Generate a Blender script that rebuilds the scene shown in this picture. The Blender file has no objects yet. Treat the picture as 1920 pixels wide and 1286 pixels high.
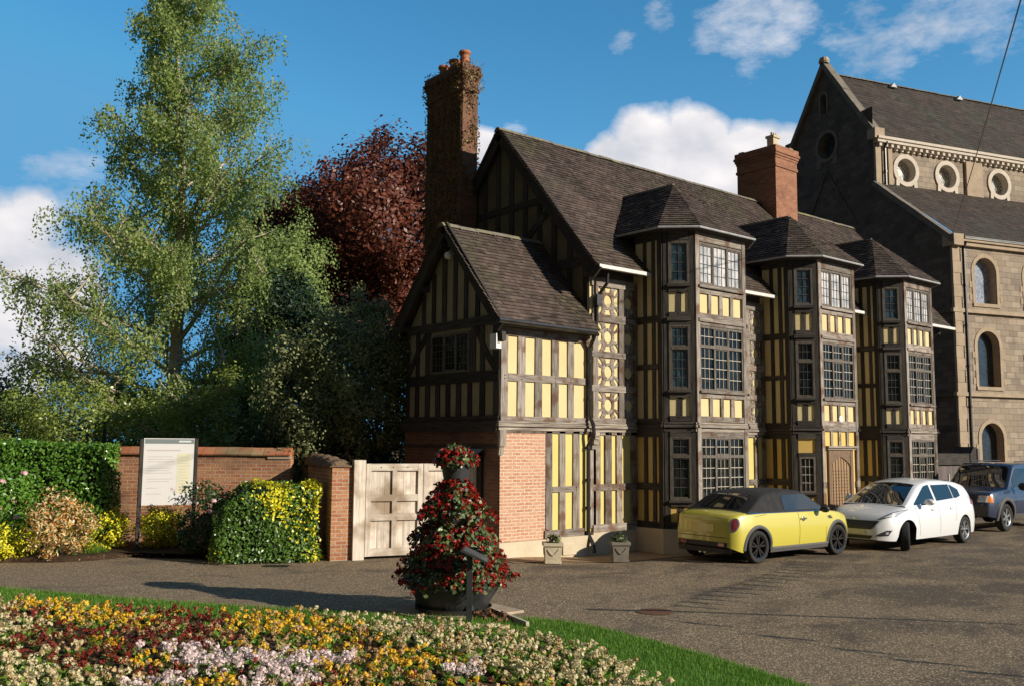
import bpy, math, random
import numpy as np
from mathutils import Vector, Matrix
random.seed(7); RNG = np.random.default_rng(7)
SC = bpy.context.scene; COL = SC.collection
R = math.radians
# ------------------------------------------------------------------ camera
YAW, PIT, ROL = R(50.32), R(6.066), R(0.465)
_f = Vector((math.cos(YAW)*math.cos(PIT), math.sin(YAW)*math.cos(PIT), math.sin(PIT)))
_r0 = Vector((math.sin(YAW), -math.cos(YAW), 0)); _u0 = _r0.cross(_f)
_r = _r0*math.cos(ROL) + _u0*math.sin(ROL); _u = -_r0*math.sin(ROL) + _u0*math.cos(ROL)
cd = bpy.data.cameras.new('camera'); cam = bpy.data.objects.new('camera', cd); COL.objects.link(cam)
cam.matrix_world = Matrix(((_r.x, _u.x, -_f.x, 0), (_r.y, _u.y, -_f.y, 0), (_r.z, _u.z, -_f.z, 2.3), (0, 0, 0, 1)))
cd.sensor_width = 36; cd.lens = 1750/1920*36; cd.clip_start = 0.1; cd.clip_end = 3000
SC.camera = cam
# ------------------------------------------------------------------ light
SUN_H = Vector((0.425, -0.905, 0)).normalized(); EL = R(22)
to_sun = Vector((SUN_H.x*math.cos(EL), SUN_H.y*math.cos(EL), math.sin(EL)))
sl = bpy.data.lights.new('sun', 'SUN'); sl.energy = 4.6; sl.angle = R(0.5); sl.color = (1.0, 0.90, 0.74)
so = bpy.data.objects.new('sun', sl); COL.objects.link(so)
so.rotation_euler = to_sun.to_track_quat('Z', 'Y').to_euler()
SKY_STR = 0.06
SC.view_settings.view_transform = 'Standard'; SC.view_settings.look = 'None'
SC.view_settings.exposure = 0.35; SC.view_settings.gamma = 1; SC.view_settings.use_curve_mapping = False
SC.cycles.max_bounces = 5; SC.cycles.transparent_max_bounces = 8

def raydir(x, y):
    d = _f + _r*((x-960)/1750) - _u*((y-643)/1750)
    return d.normalized()

def build_world():
    w = bpy.data.worlds.new('World'); SC.world = w; w.use_nodes = True
    nt = w.node_tree; N = nt.nodes; L = nt.links; N.clear()
    out = N.new('ShaderNodeOutputWorld'); bg = N.new('ShaderNodeBackground')
    L.new(bg.outputs[0], out.inputs[0]); bg.inputs['Strength'].default_value = SKY_STR
    sky = N.new('ShaderNodeTexSky'); sky.sky_type = 'NISHITA'; sky.sun_disc = False
    sky.sun_elevation = EL; sky.sun_rotation = math.atan2(SUN_H.x, SUN_H.y)
    sky.air_density = 1.0; sky.dust_density = 0.25; sky.ozone_density = 3.0
    hs = N.new('ShaderNodeHueSaturation'); hs.inputs['Hue'].default_value = 0.488
    hs.inputs['Saturation'].default_value = 1.27; hs.inputs['Value'].default_value = 2.25
    L.new(sky.outputs[0], hs.inputs['Color'])
    mn = N.new('ShaderNodeVectorMath'); mn.operation = 'MINIMUM'; L.new(hs.outputs[0], mn.inputs[0]); mn.inputs[1].default_value = (1.5, 4.9, 8.8)
    tc = N.new('ShaderNodeTexCoord')
    def math_(op, a, b=None, c=None, clamp=False):
        m = N.new('ShaderNodeMath'); m.operation = op; m.use_clamp = clamp
        for i, q in enumerate((a, b, c)):
            if q is None: continue
            if isinstance(q, (int, float)): m.inputs[i].default_value = q
            else: L.new(q, m.inputs[i])
        return m.outputs[0]
    def noise(scale, detail, rough, off, sz=1.0):
        mp = N.new('ShaderNodeMapping'); mp.inputs['Location'].default_value = off
        mp.inputs['Scale'].default_value = (1, 1, sz)
        L.new(tc.outputs['Generated'], mp.inputs[0])
        n = N.new('ShaderNodeTexNoise'); n.inputs['Scale'].default_value = scale
        n.inputs['Detail'].default_value = detail; n.inputs['Roughness'].default_value = rough
        L.new(mp.outputs[0], n.inputs['Vector']); return n.outputs[0]
    def blobs(lst):
        acc = None
        for (x, y, r) in lst:
            d = raydir(x, y)
            vm = N.new('ShaderNodeVectorMath'); vm.operation = 'DISTANCE'
            L.new(tc.outputs['Generated'], vm.inputs[0]); vm.inputs[1].default_value = d
            v = math_('SUBTRACT', 1.0, math_('DIVIDE', vm.outputs['Value'], r/1750), clamp=True)
            v = math_('MULTIPLY', v, 1.3, clamp=True)
            acc = v if acc is None else math_('MAXIMUM', acc, v)
        return acc
    cum = blobs([(1215, 300, 120), (1310, 275, 105), (1405, 305, 120), (1140, 300, 70), (1480, 300, 90), (1300, 400, 190),
                 (905, 275, 60), (15, 440, 130), (60, 400, 80), (10, 570, 150), (100, 530, 110), (20, 720, 90), (90, 640, 100)])
    wis = blobs([(1390, 30, 150), (1450, 70, 70), (1480, 5, 90), (1630, 30, 75), (1600, 100, 90), (1660, 95, 80), (1745, 15, 110), (1840, 5, 120), (1170, 75, 50), (1240, 30, 60), (1330, 75, 60), (1715, 60, 50), (120, 345, 110), (960, 250, 45)])
    n1 = noise(9.0, 9, 0.55, (3.1, 1.7, 0.4), 1.3)
    n2 = noise(11.0, 12, 0.68, (8.1, 4.7, 2.4), 2.2)
    a = math_('ADD', cum, math_('MULTIPLY', math_('SUBTRACT', n1, 0.5), 1.5))
    a = math_('MULTIPLY', math_('SUBTRACT', a, 0.36), 3.2, clamp=True)
    a = math_('MULTIPLY', a, math_('MULTIPLY', cum, 8.0, clamp=True))
    b = math_('ADD', math_('MULTIPLY', wis, 1.1), math_('MULTIPLY', math_('SUBTRACT', n2, 0.5), 3.6))
    b = math_('MULTIPLY', math_('SUBTRACT', b, 0.66), 0.78, clamp=True)
    b = math_('MULTIPLY', b, math_('MULTIPLY', wis, 2.2, clamp=True))
    # unseen broken cloud added away from the frame, for windows to reflect
    dt = N.new('ShaderNodeVectorMath'); dt.operation = 'DOT_PRODUCT'
    L.new(tc.outputs['Generated'], dt.inputs[0]); dt.inputs[1].default_value = (math.cos(YAW), math.sin(YAW), 0.1)
    away = math_('MULTIPLY', math_('SUBTRACT', 0.6, dt.outputs['Value']), 6, clamp=True)
    n3 = noise(3.2, 8, 0.6, (0.3, 5.7, 9.4), 2.2)
    c = math_('MULTIPLY', math_('MULTIPLY', math_('SUBTRACT', n3, 0.49), 7, clamp=True), away)
    dw = N.new('ShaderNodeVectorMath'); dw.operation = 'DOT_PRODUCT'; L.new(tc.outputs['Generated'], dw.inputs[0]); dw.inputs[1].default_value = (-.97, -.24, 0)
    west = math_('MULTIPLY', math_('ADD', math_('ADD', dw.outputs['Value'], .04), math_('MULTIPLY', math_('SUBTRACT', n3, .5), .5)), 3.2, clamp=True)
    wm = N.new('ShaderNodeMix'); wm.data_type = 'RGBA'; L.new(west, wm.inputs[0]); L.new(mn.outputs[0], wm.inputs[6]); wm.inputs[7].default_value = (.75, .85, 1.0, 1)  # unseen dark cloud bank added westward to dim light on shaded walls
    east = math_('MULTIPLY', math_('SUBTRACT', -.25, dw.outputs['Value']), 3, clamp=True)
    m = math_('MAXIMUM', math_('MAXIMUM', a, math_('MULTIPLY', b, 0.80)), math_('MULTIPLY', c, math_('ADD', .12, math_('MULTIPLY', east, .5))))
    # cloud colour: sunlit white, with greyer patches by the same noise
    n4 = noise(11.0, 6, 0.5, (1.1, 9.7, 0.4), 1.5)
    ramp = N.new('ShaderNodeMix'); ramp.data_type = 'RGBA'
    L.new(math_('MULTIPLY', math_('SUBTRACT', n4, 0.32), 3.2, clamp=True), ramp.inputs[0])
    ramp.inputs[6].default_value = (8.0, 8.3, 9.2, 1); ramp.inputs[7].default_value = (13.5, 12.9, 12.9, 1)
    mix = N.new('ShaderNodeMix'); mix.data_type = 'RGBA'
    L.new(m, mix.inputs[0]); L.new(wm.outputs[2], mix.inputs[6]); L.new(ramp.outputs[2], mix.inputs[7])
    L.new(mix.outputs[2], bg.inputs['Color'])
build_world()

# ------------------------------------------------------------------ helpers
class MB:
    "collects faces of one mesh"
    def __init__(s): s.v = []; s.f = []; s.uv = []; s.m = []; s.rn = []
    def face(s, pts, uv=None, m=0, rn=0.5):
        i = len(s.v); s.v.extend([tuple(p) for p in pts]); s.f.append(tuple(range(i, i+len(pts))))
        s.uv.extend(uv if uv else [(0, 0)]*len(pts)); s.m.append(m); s.rn.append(rn)
    def build(s, name, mats, parent=None, smooth=False, merge=False):
        me = bpy.data.meshes.new(name); me.from_pydata(s.v, [], s.f)
        u = me.uv_layers.new(name='UVMap')
        u.data.foreach_set('uv', np.array(s.uv, dtype=np.float32).ravel())
        me.polygons.foreach_set('material_index', s.m)
        at = me.attributes.new('rnd', 'FLOAT', 'FACE'); at.data.foreach_set('value', s.rn)
        if merge:
            import bmesh
            bm = bmesh.new(); bm.from_mesh(me); bmesh.ops.remove_doubles(bm, verts=bm.verts, dist=1e-4)
            bmesh.ops.recalc_face_normals(bm, faces=bm.faces); bm.to_mesh(me); bm.free()
        if smooth: me.shade_smooth()
        for m in (mats if isinstance(mats, (list, tuple)) else [mats]): me.materials.append(m)
        o = bpy.data.objects.new(name, me); COL.objects.link(o)
        if parent:
            o.parent = parent
            if parent.name in WORLDROOT: o.matrix_parent_inverse = WORLDROOT[parent.name]
        return o
WORLDROOT = {}      # things whose parts are modelled in world coordinates

def tag(o, label=None, cat=None, group=None, kind=None):
    if label: o['label'] = label
    if cat: o['category'] = cat
    if group: o['group'] = group
    if kind: o['kind'] = kind
    return o
def thing(name, label, cat, loc=(0, 0, 0), rz=0, group=None, world=False):
    o = bpy.data.objects.new(name, None); COL.objects.link(o); o.location = loc; o.rotation_euler = (0, 0, rz)
    o.empty_display_size = 0.2
    if world: WORLDROOT[o.name] = o.matrix_basis.inverted()
    return tag(o, label, cat, group)
def copy_tree(o, parent=None):
    c = o.copy(); COL.objects.link(c); c.parent = parent
    for ch in o.children: copy_tree(ch, c)
    return c

class Fr:
    "local wall frame: s along, z up (or up-slope), d outward"
    def __init__(s, O, es, ez=(0, 0, 1)):
        s.O = Vector(O); s.es = Vector(es).normalized(); s.ez = Vector(ez).normalized(); s.n = s.es.cross(s.ez)
    def p(s, a, b, d=0): return s.O + s.es*a + s.ez*b + s.n*d
def J(a): return random.uniform(-a, a)
def box(mb, fr, s0, s1, z0, z1, d0, d1, j=0.0, back=False, m=0):
    "box in a wall frame; the grain (u) runs along the longer side"
    a, b = random.uniform(0, 50), random.uniform(0, 50); rn = random.random()
    P = {}
    for i, s_ in enumerate((s0, s1)):
        for k, z_ in enumerate((z0, z1)):
            js, jz = J(j), J(j)
            for l, d_ in enumerate((d0, d1)): P[i, k, l] = fr.p(s_+js, z_+jz, d_)
    ver = abs(z1-z0) > abs(s1-s0)
    def q(k4, W, H, longu):
        uv = [(0, 0), (W, 0), (W, H), (0, H)]
        if not longu: uv = [(y, x) for x, y in uv]
        mb.face([P[k] for k in k4], [(x+a, y+b) for x, y in uv], m, rn)
    W, H, D = abs(s1-s0), abs(z1-z0), abs(d1-d0)
    q(((0, 0, 1), (1, 0, 1), (1, 1, 1), (0, 1, 1)), W, H, not ver)
    q(((0, 0, 0), (0, 0, 1), (0, 1, 1), (0, 1, 0)), D, H, D > H)
    q(((1, 0, 1), (1, 0, 0), (1, 1, 0), (1, 1, 1)), D, H, D > H)
    q(((0, 1, 1), (1, 1, 1), (1, 1, 0), (0, 1, 0)), W, D, W > D)
    q(((0, 0, 0), (1, 0, 0), (1, 0, 1), (0, 0, 1)), W, D, W > D)
    if back: q(((1, 0, 0), (0, 0, 0), (0, 1, 0), (1, 1, 0)), W, H, not ver)
def prism(mb, fr, poly, d0, d1, m=0, su=1.0):
    a, b = random.uniform(0, 50), random.uniform(0, 50); rn = random.random()
    e = Vector((poly[1][0]-poly[0][0], poly[1][1]-poly[0][1])); e.normalize()
    if su == 0: e = Vector((1, 0)); a = b = 0
    uv = [(p[0]*e.x+p[1]*e.y+a, -p[0]*e.y+p[1]*e.x+b) for p in poly]
    mb.face([fr.p(x, y, d1) for x, y in poly], uv, m, rn)
    n = len(poly)
    for i in range(n):
        p, q = poly[i], poly[(i+1) % n]; L = math.hypot(q[0]-p[0], q[1]-p[1])
        mb.face([fr.p(*p, d0), fr.p(*q, d0), fr.p(*q, d1), fr.p(*p, d1)], [(a, b), (a+L, b), (a+L, b+.1), (a, b+.1)], m, rn)
def bar(mb, fr, p, q, w, d0, d1, bend=0.0):
    p, q = Vector(p), Vector(q); t = (q-p).normalized(); n = Vector((-t.y, t.x))*w/2
    if bend == 0: prism(mb, fr, [tuple(p-n), tuple(q-n), tuple(q+n), tuple(p+n)], d0, d1); return
    K = 5; lo = []; hi = []
    for i in range(K+1):
        u = i/K; c = p.lerp(q, u) + n.normalized()*bend*math.sin(math.pi*u); lo.append(tuple(c-n)); hi.append(tuple(c+n))
    for i in range(K): prism(mb, fr, [lo[i], lo[i+1], hi[i+1], hi[i]], d0, d1)
def sheet(mb, fr, s0, s1, z0, z1, d=0, m=0):
    mb.face([fr.p(s0, z0, d), fr.p(s1, z0, d), fr.p(s1, z1, d), fr.p(s0, z1, d)], [(s0, z0), (s1, z0), (s1, z1), (s0, z1)], m)
def poly(mb, fr, pts, d=0, m=0): mb.face([fr.p(x, y, d) for x, y in pts], list(pts), m)
def tube(mb, pts, radii, n=8, m=0, cap=True, us=1.0):
    pts = [Vector(p) for p in pts]
    if not isinstance(radii, (list, tuple)): radii = [radii]*len(pts)
    rings = []; L = 0; prev = None; off = random.uniform(0, 20)
    for i, p in enumerate(pts):
        t = (pts[min(i+1, len(pts)-1)] - pts[max(i-1, 0)]).normalized()
        if prev is None:
            a = Vector((0, 0, 1)) if abs(t.z) < .9 else Vector((1, 0, 0)); x = t.cross(a).normalized()
        else: x = (prev - t*prev.dot(t)).normalized()
        prev = x; y = t.cross(x)
        if i: L += (p-pts[i-1]).length
        rings.append(([p + x*math.cos(2*math.pi*k/n)*radii[i] + y*math.sin(2*math.pi*k/n)*radii[i] for k in range(n)], L))
    for i in range(len(rings)-1):
        (a, la), (b, lb) = rings[i], rings[i+1]; rr = 2*math.pi*radii[i]/n
        for k in range(n):
            k2 = (k+1) % n
            mb.face([a[k], a[k2], b[k2], b[k]], [(la*us+off, k*rr), (la*us+off, (k+1)*rr), (lb*us+off, (k+1)*rr), (lb*us+off, k*rr)], m)
    if cap: mb.face(list(reversed(rings[0][0])), None, m); mb.face(rings[-1][0], None, m)
def lathe(mb, C, prof, n=32, m=0, ax=None, a0=0, a1=2*math.pi):
    "prof: list of (radius, height); ax: (x,y,z) basis vectors"
    C = Vector(C); X, Y, Z = ax or (Vector((1, 0, 0)), Vector((0, 1, 0)), Vector((0, 0, 1)))
    for i in range(len(prof)-1):
        (r0, h0), (r1, h1) = prof[i], prof[i+1]
        for k in range(n):
            t0, t1 = a0+(a1-a0)*k/n, a0+(a1-a0)*(k+1)/n
            P = lambda r, h, t: C + X*(r*math.cos(t)) + Y*(r*math.sin(t)) + Z*h
            pts = [P(r0, h0, t0), P(r0, h0, t1), P(r1, h1, t1), P(r1, h1, t0)]
            uv = [(t0*r0, h0), (t1*r0, h0), (t1*r1, h1), (t0*r1, h1)]
            if r0 < 1e-6: pts = pts[1:]; uv = uv[1:]
            elif r1 < 1e-6: pts = pts[:3]; uv = uv[:3]
            mb.face(pts, uv, m)
WF = Fr((0, 0, 0), (1, 0, 0))            # world frame (front is -Y)
def wbox(mb, x0, x1, y0, y1, z0, z1, j=0, m=0): box(mb, WF, x0, x1, z0, z1, -y1, -y0, j, True, m)

# ------------------------------------------------------------------ materials
def mat(name, base, rough=0.8, c2=None, scale=(6, 6, 6), detail=5, coord='Object', spec=0.3, bump=0.0, contrast=1.0,
        rnd=0.0, metal=0.0, c3=None, s3=1.0, bscale=None, coat=0, trans=0.0, distort=0):
    m = bpy.data.materials.new(name); m.use_nodes = True; nt = m.node_tree; N, L = nt.nodes, nt.links
    p = N['Principled BSDF']; p.inputs['Roughness'].default_value = rough; p.inputs['Specular IOR Level'].default_value = spec
    p.inputs['Metallic'].default_value = metal; p.inputs['Coat Weight'].default_value = coat
    p.inputs['Coat Roughness'].default_value = 0.04
    col = None
    tc = N.new('ShaderNodeTexCoord'); mp = N.new('ShaderNodeMapping'); mp.inputs['Scale'].default_value = scale
    L.new(tc.outputs[coord], mp.inputs[0])
    no = N.new('ShaderNodeTexNoise'); no.inputs['Scale'].default_value = 1; no.inputs['Detail'].default_value = detail
    no.inputs['Roughness'].default_value = 0.62; no.inputs['Distortion'].default_value = distort
    L.new(mp.outputs[0], no.inputs['Vector'])
    def rgb(c):
        n = N.new('ShaderNodeRGB'); n.outputs[0].default_value = (*c, 1); return n.outputs[0]
    def mixc(f, a, b, mode='MIX'):
        n = N.new('ShaderNodeMix'); n.data_type = 'RGBA'; n.blend_type = mode
        if isinstance(f, float): n.inputs[0].default_value = f
        else: L.new(f, n.inputs[0])
        L.new(a, n.inputs[6]); L.new(b, n.inputs[7]); return n.outputs[2]
    def mr(v, a, b, c=0.0, d=1.0):
        n = N.new('ShaderNodeMapRange'); n.inputs[1].default_value = a; n.inputs[2].default_value = b
        n.inputs[3].default_value = c; n.inputs[4].default_value = d; L.new(v, n.inputs[0]); return n.outputs[0]
    col = rgb(base)
    if c2: col = mixc(mr(no.outputs[0], .5-.2/contrast, .5+.2/contrast), col, rgb(c2))
    if c3:
        n3 = N.new('ShaderNodeTexNoise'); n3.inputs['Scale'].default_value = s3; n3.inputs['Detail'].default_value = 4
        L.new(tc.outputs['Object'], n3.inputs['Vector'])
        col = mixc(mr(n3.outputs[0], .50, .66), col, rgb(c3))
    if rnd:
        at = N.new('ShaderNodeAttribute'); at.attribute_name = 'rnd'
        hs = N.new('ShaderNodeHueSaturation'); L.new(mr(at.outputs['Fac'], 0, 1, 1-rnd, 1+rnd), hs.inputs['Value'])
        L.new(col, hs.inputs['Color']); col = hs.outputs[0]
    L.new(col, p.inputs['Base Color'])
    if bump:
        b = N.new('ShaderNodeBump'); b.inputs['Strength'].default_value = min(1, bump); b.inputs['Distance'].default_value = 0.01 if bump <= 1 else 0.01*bump
        if bscale:
            nb = N.new('ShaderNodeTexNoise'); nb.inputs['Scale'].default_value = bscale; nb.inputs['Detail'].default_value = 4
            L.new(tc.outputs['Object'], nb.inputs['Vector']); L.new(nb.outputs[0], b.inputs['Height'])
        else: L.new(no.outputs[0], b.inputs['Height'])
        L.new(b.outputs[0], p.inputs['Normal'])
    return m
def brickmat(name, c1, c2, mortar, w, h, ms=0.012, rough=0.9, warm=None, big=None, off=0.5, bias=0.0, bump=0.6, soot=None):
    m = bpy.data.materials.new(name); m.use_nodes = True; nt = m.node_tree; N, L = nt.nodes, nt.links
    p = N['Principled BSDF']; p.inputs['Roughness'].default_value = rough; p.inputs['Specular IOR Level'].default_value = 0.2
    tc = N.new('ShaderNodeTexCoord')
    nz = N.new('ShaderNodeTexNoise'); nz.inputs['Scale'].default_value = 5; nz.inputs['Detail'].default_value = 3
    L.new(tc.outputs['UV'], nz.inputs['Vector'])
    vm = N.new('ShaderNodeVectorMath'); vm.operation = 'MULTIPLY_ADD'; L.new(nz.outputs['Color'], vm.inputs[0])
    vm.inputs[1].default_value = (.02, .014, 0); L.new(tc.outputs['UV'], vm.inputs[2])
    br = N.new('ShaderNodeTexBrick'); L.new(vm.outputs[0], br.inputs['Vector'])
    br.inputs['Scale'].default_value = 1; br.inputs['Brick Width'].default_value = w; br.inputs['Row Height'].default_value = h
    br.inputs['Mortar Size'].default_value = ms; br.inputs['Mortar Smooth'].default_value = 0.3; br.inputs['Bias'].default_value = bias
    br.offset = off; br.inputs['Color1'].default_value = (*c1, 1); br.inputs['Color2'].default_value = (*c2, 1)
    br.inputs['Mortar'].default_value = (*mortar, 1)
    n2 = N.new('ShaderNodeTexNoise'); n2.inputs['Scale'].default_value = 26; n2.inputs['Detail'].default_value = 5
    L.new(tc.outputs['UV'], n2.inputs['Vector'])
    n3 = N.new('ShaderNodeTexNoise'); n3.inputs['Scale'].default_value = 1.3; n3.inputs['Detail'].default_value = 5
    L.new(tc.outputs['UV'], n3.inputs['Vector'])
    def mr(v, a, b, c=0.0, d=1.0):
        n = N.new('ShaderNodeMapRange'); n.inputs[1].default_value = a; n.inputs[2].default_value = b
        n.inputs[3].default_value = c; n.inputs[4].default_value = d; L.new(v, n.inputs[0]); return n.outputs[0]
    hs = N.new('ShaderNodeHueSaturation'); L.new(br.outputs['Color'], hs.inputs['Color'])
    L.new(mr(n2.outputs[0], .25, .75, .72, 1.28), hs.inputs['Value'])
    col = hs.outputs[0]
    for (c, lo, hi, src) in ((warm, .55, .72, n2), (big, .5, .72, n3), (soot, .28, .48, n3)):
        if c:
            mx = N.new('ShaderNodeMix'); mx.data_type = 'RGBA'; mx.inputs[7].default_value = (*c, 1)
            L.new(mr(src.outputs[0], lo, hi, 0 if src is not n3 or c is not soot else .7, .7 if src is not n3 or c is not soot else 0), mx.inputs[0])
            L.new(col, mx.inputs[6]); col = mx.outputs[2]
    L.new(col, p.inputs['Base Color'])
    b = N.new('ShaderNodeBump'); b.inputs['Strength'].default_value = bump; b.inputs['Distance'].default_value = 0.01; b.invert = True
    ad = N.new('ShaderNodeMath'); ad.operation = 'MULTIPLY_ADD'; L.new(n2.outputs[0], ad.inputs[0]); ad.inputs[1].default_value = -0.5
    L.new(br.outputs['Fac'], ad.inputs[2]); L.new(ad.outputs[0], b.inputs['Height']); L.new(b.outputs[0], p.inputs['Normal'])
    return m
def leafmat(name, c1, c2, trans=0.35, rough=0.5, spec=0.35):
    "leaf colour between c1 and c2 by each leaf's own value; lets some light through"
    m = bpy.data.materials.new(name); m.use_nodes = True; nt = m.node_tree; N, L = nt.nodes, nt.links
    p = N['Principled BSDF']; p.inputs['Roughness'].default_value = rough; p.inputs['Specular IOR Level'].default_value = spec
    at = N.new('ShaderNodeAttribute'); at.attribute_name = 'rnd'
    mx = N.new('ShaderNodeMix'); mx.data_type = 'RGBA'; mx.inputs[6].default_value = (*c1, 1); mx.inputs[7].default_value = (*c2, 1)
    L.new(at.outputs['Fac'], mx.inputs[0]); L.new(mx.outputs[2], p.inputs['Base Color'])
    tr = N.new('ShaderNodeBsdfTranslucent'); L.new(mx.outputs[2], tr.inputs['Color'])
    ms = N.new('ShaderNodeMixShader'); ms.inputs[0].default_value = trans
    L.new(p.outputs[0], ms.inputs[1]); L.new(tr.outputs[0], ms.inputs[2]); L.new(ms.outputs[0], N['Material Output'].inputs[0])
    return m
def glass(name, base=(.012, .015, .016), c2=None, scale=(5, 5, 5), rough=0.03, ior=1.9):
    m = mat(name, base, rough, c2, scale, 2, spec=0.5, coord='Object', contrast=2); p = m.node_tree.nodes['Principled BSDF']
    p.inputs['IOR'].default_value = ior; return m

M = {}
M['plaster'] = mat('plaster', (.70, .49, .165), .9, (.62, .42, .12), (1.2, 1.2, 1.2), 6, spec=.15, bump=.4, bscale=18, c3=(.66, .50, .23), s3=1.6)
M['plaster_low'] = mat('plaster_low', (.66, .565, .215), .9, (.60, .49, .17), (1.2, 1.2, 1.2), 6, spec=.15, bump=.4, bscale=18)
M['plaster_pale'] = mat('plaster_pale', (.68, .575, .325), .9, (.62, .50, .26), (1.2, 1.2, 1.2), 6, spec=.15, bump=.4, bscale=18)
M['plaster_grey'] = mat('plaster_shaded', (.36, .31, .20), .95, (.27, .23, .14), (2, 2, 2), 6, spec=.1, bump=.6, bscale=12)  # greyer plaster, with the wing gable's shade put into the colour
M['plaster_dark'] = mat('plaster_dark', (.17, .14, .085), .95, (.11, .09, .055), (2, 2, 2), 6, spec=.1, bump=.6, bscale=12)  # main gable's shade darkened into the plaster; rear and far end share it
M['timber'] = mat('timber', (.11, .088, .072), .85, (.38, .335, .295), (2.2, 26, 1), 7, 'UV', .2, .7, 1.1, rnd=.35, c3=(.14, .085, .06), s3=3)
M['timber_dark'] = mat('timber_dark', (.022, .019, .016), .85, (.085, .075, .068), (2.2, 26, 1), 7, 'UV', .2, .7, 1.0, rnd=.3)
M['moulding'] = mat('moulding', (.12, .095, .075), .8, (.44, .38, .32), (1.5, 20, 1), 7, 'UV', .2, .6, 1.2, rnd=.15)
M['bars'] = mat('window_bars', (.56, .51, .43), .7, (.40, .36, .30), (20, 20, 20), 3)
M['lead'] = mat('lead_lines', (.10, .10, .10), .6)
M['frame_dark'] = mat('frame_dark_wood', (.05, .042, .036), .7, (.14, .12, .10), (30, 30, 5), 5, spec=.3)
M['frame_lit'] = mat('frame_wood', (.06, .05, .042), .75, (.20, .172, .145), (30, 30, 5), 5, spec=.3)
M['glass'] = glass('leaded_glass', (.006, .008, .008), (.022, .024, .022), (9, 9, 5), .05, 1.45)
M['glass_blind'] = glass('glass_with_blinds', (.34, .35, .37), (.62, .60, .60), (4, 4, 3), .12, 1.5)
M['glass_blue'] = glass('glass_blue', (.02, .035, .045), (.05, .09, .12), (6, 6, 4), .05, 1.7)
M['plinth'] = mat('plinth_render', (.62, .54, .40), .95, (.48, .40, .29), (2, 2, 2), 6, bump=.6, bscale=14, spec=.1)
M['brick'] = brickmat('brick_soft', (.44, .20, .125), (.54, .31, .20), (.60, .47, .36), .225, .068, .013, warm=(.62, .46, .34), big=(.56, .36, .25))
M['brick_wall'] = brickmat('brick_garden', (.36, .13, .07), (.48, .24, .12), (.46, .36, .26), .225, .075, .011, warm=(.50, .28, .16), soot=(.16, .10, .07))
M['brick_ch'] = brickmat('brick_chimney', (.27, .105, .062), (.37, .17, .10), (.25, .17, .12), .225, .072, .010, soot=(.14, .07, .05))
M['brick_soot'] = brickmat('brick_shaded', (.16, .07, .05), (.24, .11, .07), (.20, .15, .11), .225, .072, .010, soot=(.08, .05, .04))  # wing brick darkened in colour to stand for its shaded side
M['brick_ch_shade'] = brickmat('brick_chimney_shaded', (.15, .065, .04), (.23, .11, .07), (.16, .11, .08), .225, .072, .010, soot=(.07, .04, .03))  # left chimney brick coloured darker than the other, standing for its shade
M['stone_shade'] = brickmat('church_stone_shaded', (.105, .085, .07), (.17, .135, .11), (.08, .066, .055), .46, .24, .008, warm=(.15, .12, .09), soot=(.05, .045, .04))  # same church stone, its colour darkened as the gable's shade
M['stone'] = brickmat('church_stone', (.25, .20, .16), (.40, .325, .255), (.19, .155, .12), .46, .24, .012, warm=(.37, .30, .22), big=(.30, .25, .17), soot=(.18, .15, .125))
M['stone_pale'] = mat('dressed_stone', (.46, .36, .26), .95, (.34, .27, .20), (3, 3, 3), 6, bump=.5, bscale=20, spec=.1)
M['stone_grey'] = mat('grey_dressed_stone', (.24, .21, .17), .95, (.15, .135, .12), (3, 3, 3), 6, bump=.5, bscale=20, spec=.1)
M['stone_white'] = mat('pale_ashlar', (.66, .58, .50), .9, (.52, .46, .39), (4, 4, 4), 6, bump=.4, bscale=20, spec=.1)
M['tile'] = mat('clay_tile', (.060, .045, .040), .85, (.110, .078, .064), (1.1, 1.1, 1.1), 6, spec=.25, rnd=.5, c3=(.075, .062, .042), s3=.7, bump=.5, bscale=40)
M['slate'] = mat('church_slate', (.040, .029, .024), .8, (.068, .050, .040), (1.0, 1.0, 1.0), 6, spec=.3, rnd=.35, c3=(.052, .048, .036), s3=.45, bump=.5, bscale=30)
M['ridge'] = mat('ridge_tile', (.13, .12, .10), .9, (.22, .19, .15), (6, 6, 6), 5, c3=(.24, .22, .10), s3=2, bump=.5, bscale=30)
M['leadwork'] = mat('leadwork', (.42, .42, .42), .55, (.26, .26, .27), (5, 5, 5), 4, spec=.5)
M['lead_white'] = mat('painted_gutter', (.74, .72, .70), .5, (.55, .53, .5), (8, 8, 8), 4)
M['iron'] = mat('cast_iron', (.012, .011, .012), .35, (.03, .026, .024), (20, 20, 20), 4, spec=.6)
M['oak'] = mat('pale_oak', (.76, .68, .59), .8, (.52, .44, .36), (1.5, 22, 1), 7, 'UV', .2, .5, 1.3, rnd=.10, c3=(.33, .25, .18), s3=1.7)
M['door'] = mat('oak_door', (.22, .13, .07), .75, (.36, .24, .14), (1.5, 22, 1), 6, 'UV', .3, .6, 1.2, rnd=.1)
M['door_frame'] = mat('oak_frame', (.13, .08, .05), .8, (.22, .15, .10), (1.5, 22, 1), 6, 'UV', .3, .6, 1.2)
M['coping'] = mat('coping_tile', (.46, .15, .07), .8, (.34, .13, .07), (5, 5, 5), 5, rnd=.2, bump=.4, bscale=20, c3=(.28, .20, .11), s3=1.2)
M['dark'] = mat('dark_void', (.01, .01, .01), .9)
M['white_plastic'] = mat('white_plastic', (.75, .75, .74), .4, spec=.5)

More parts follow.
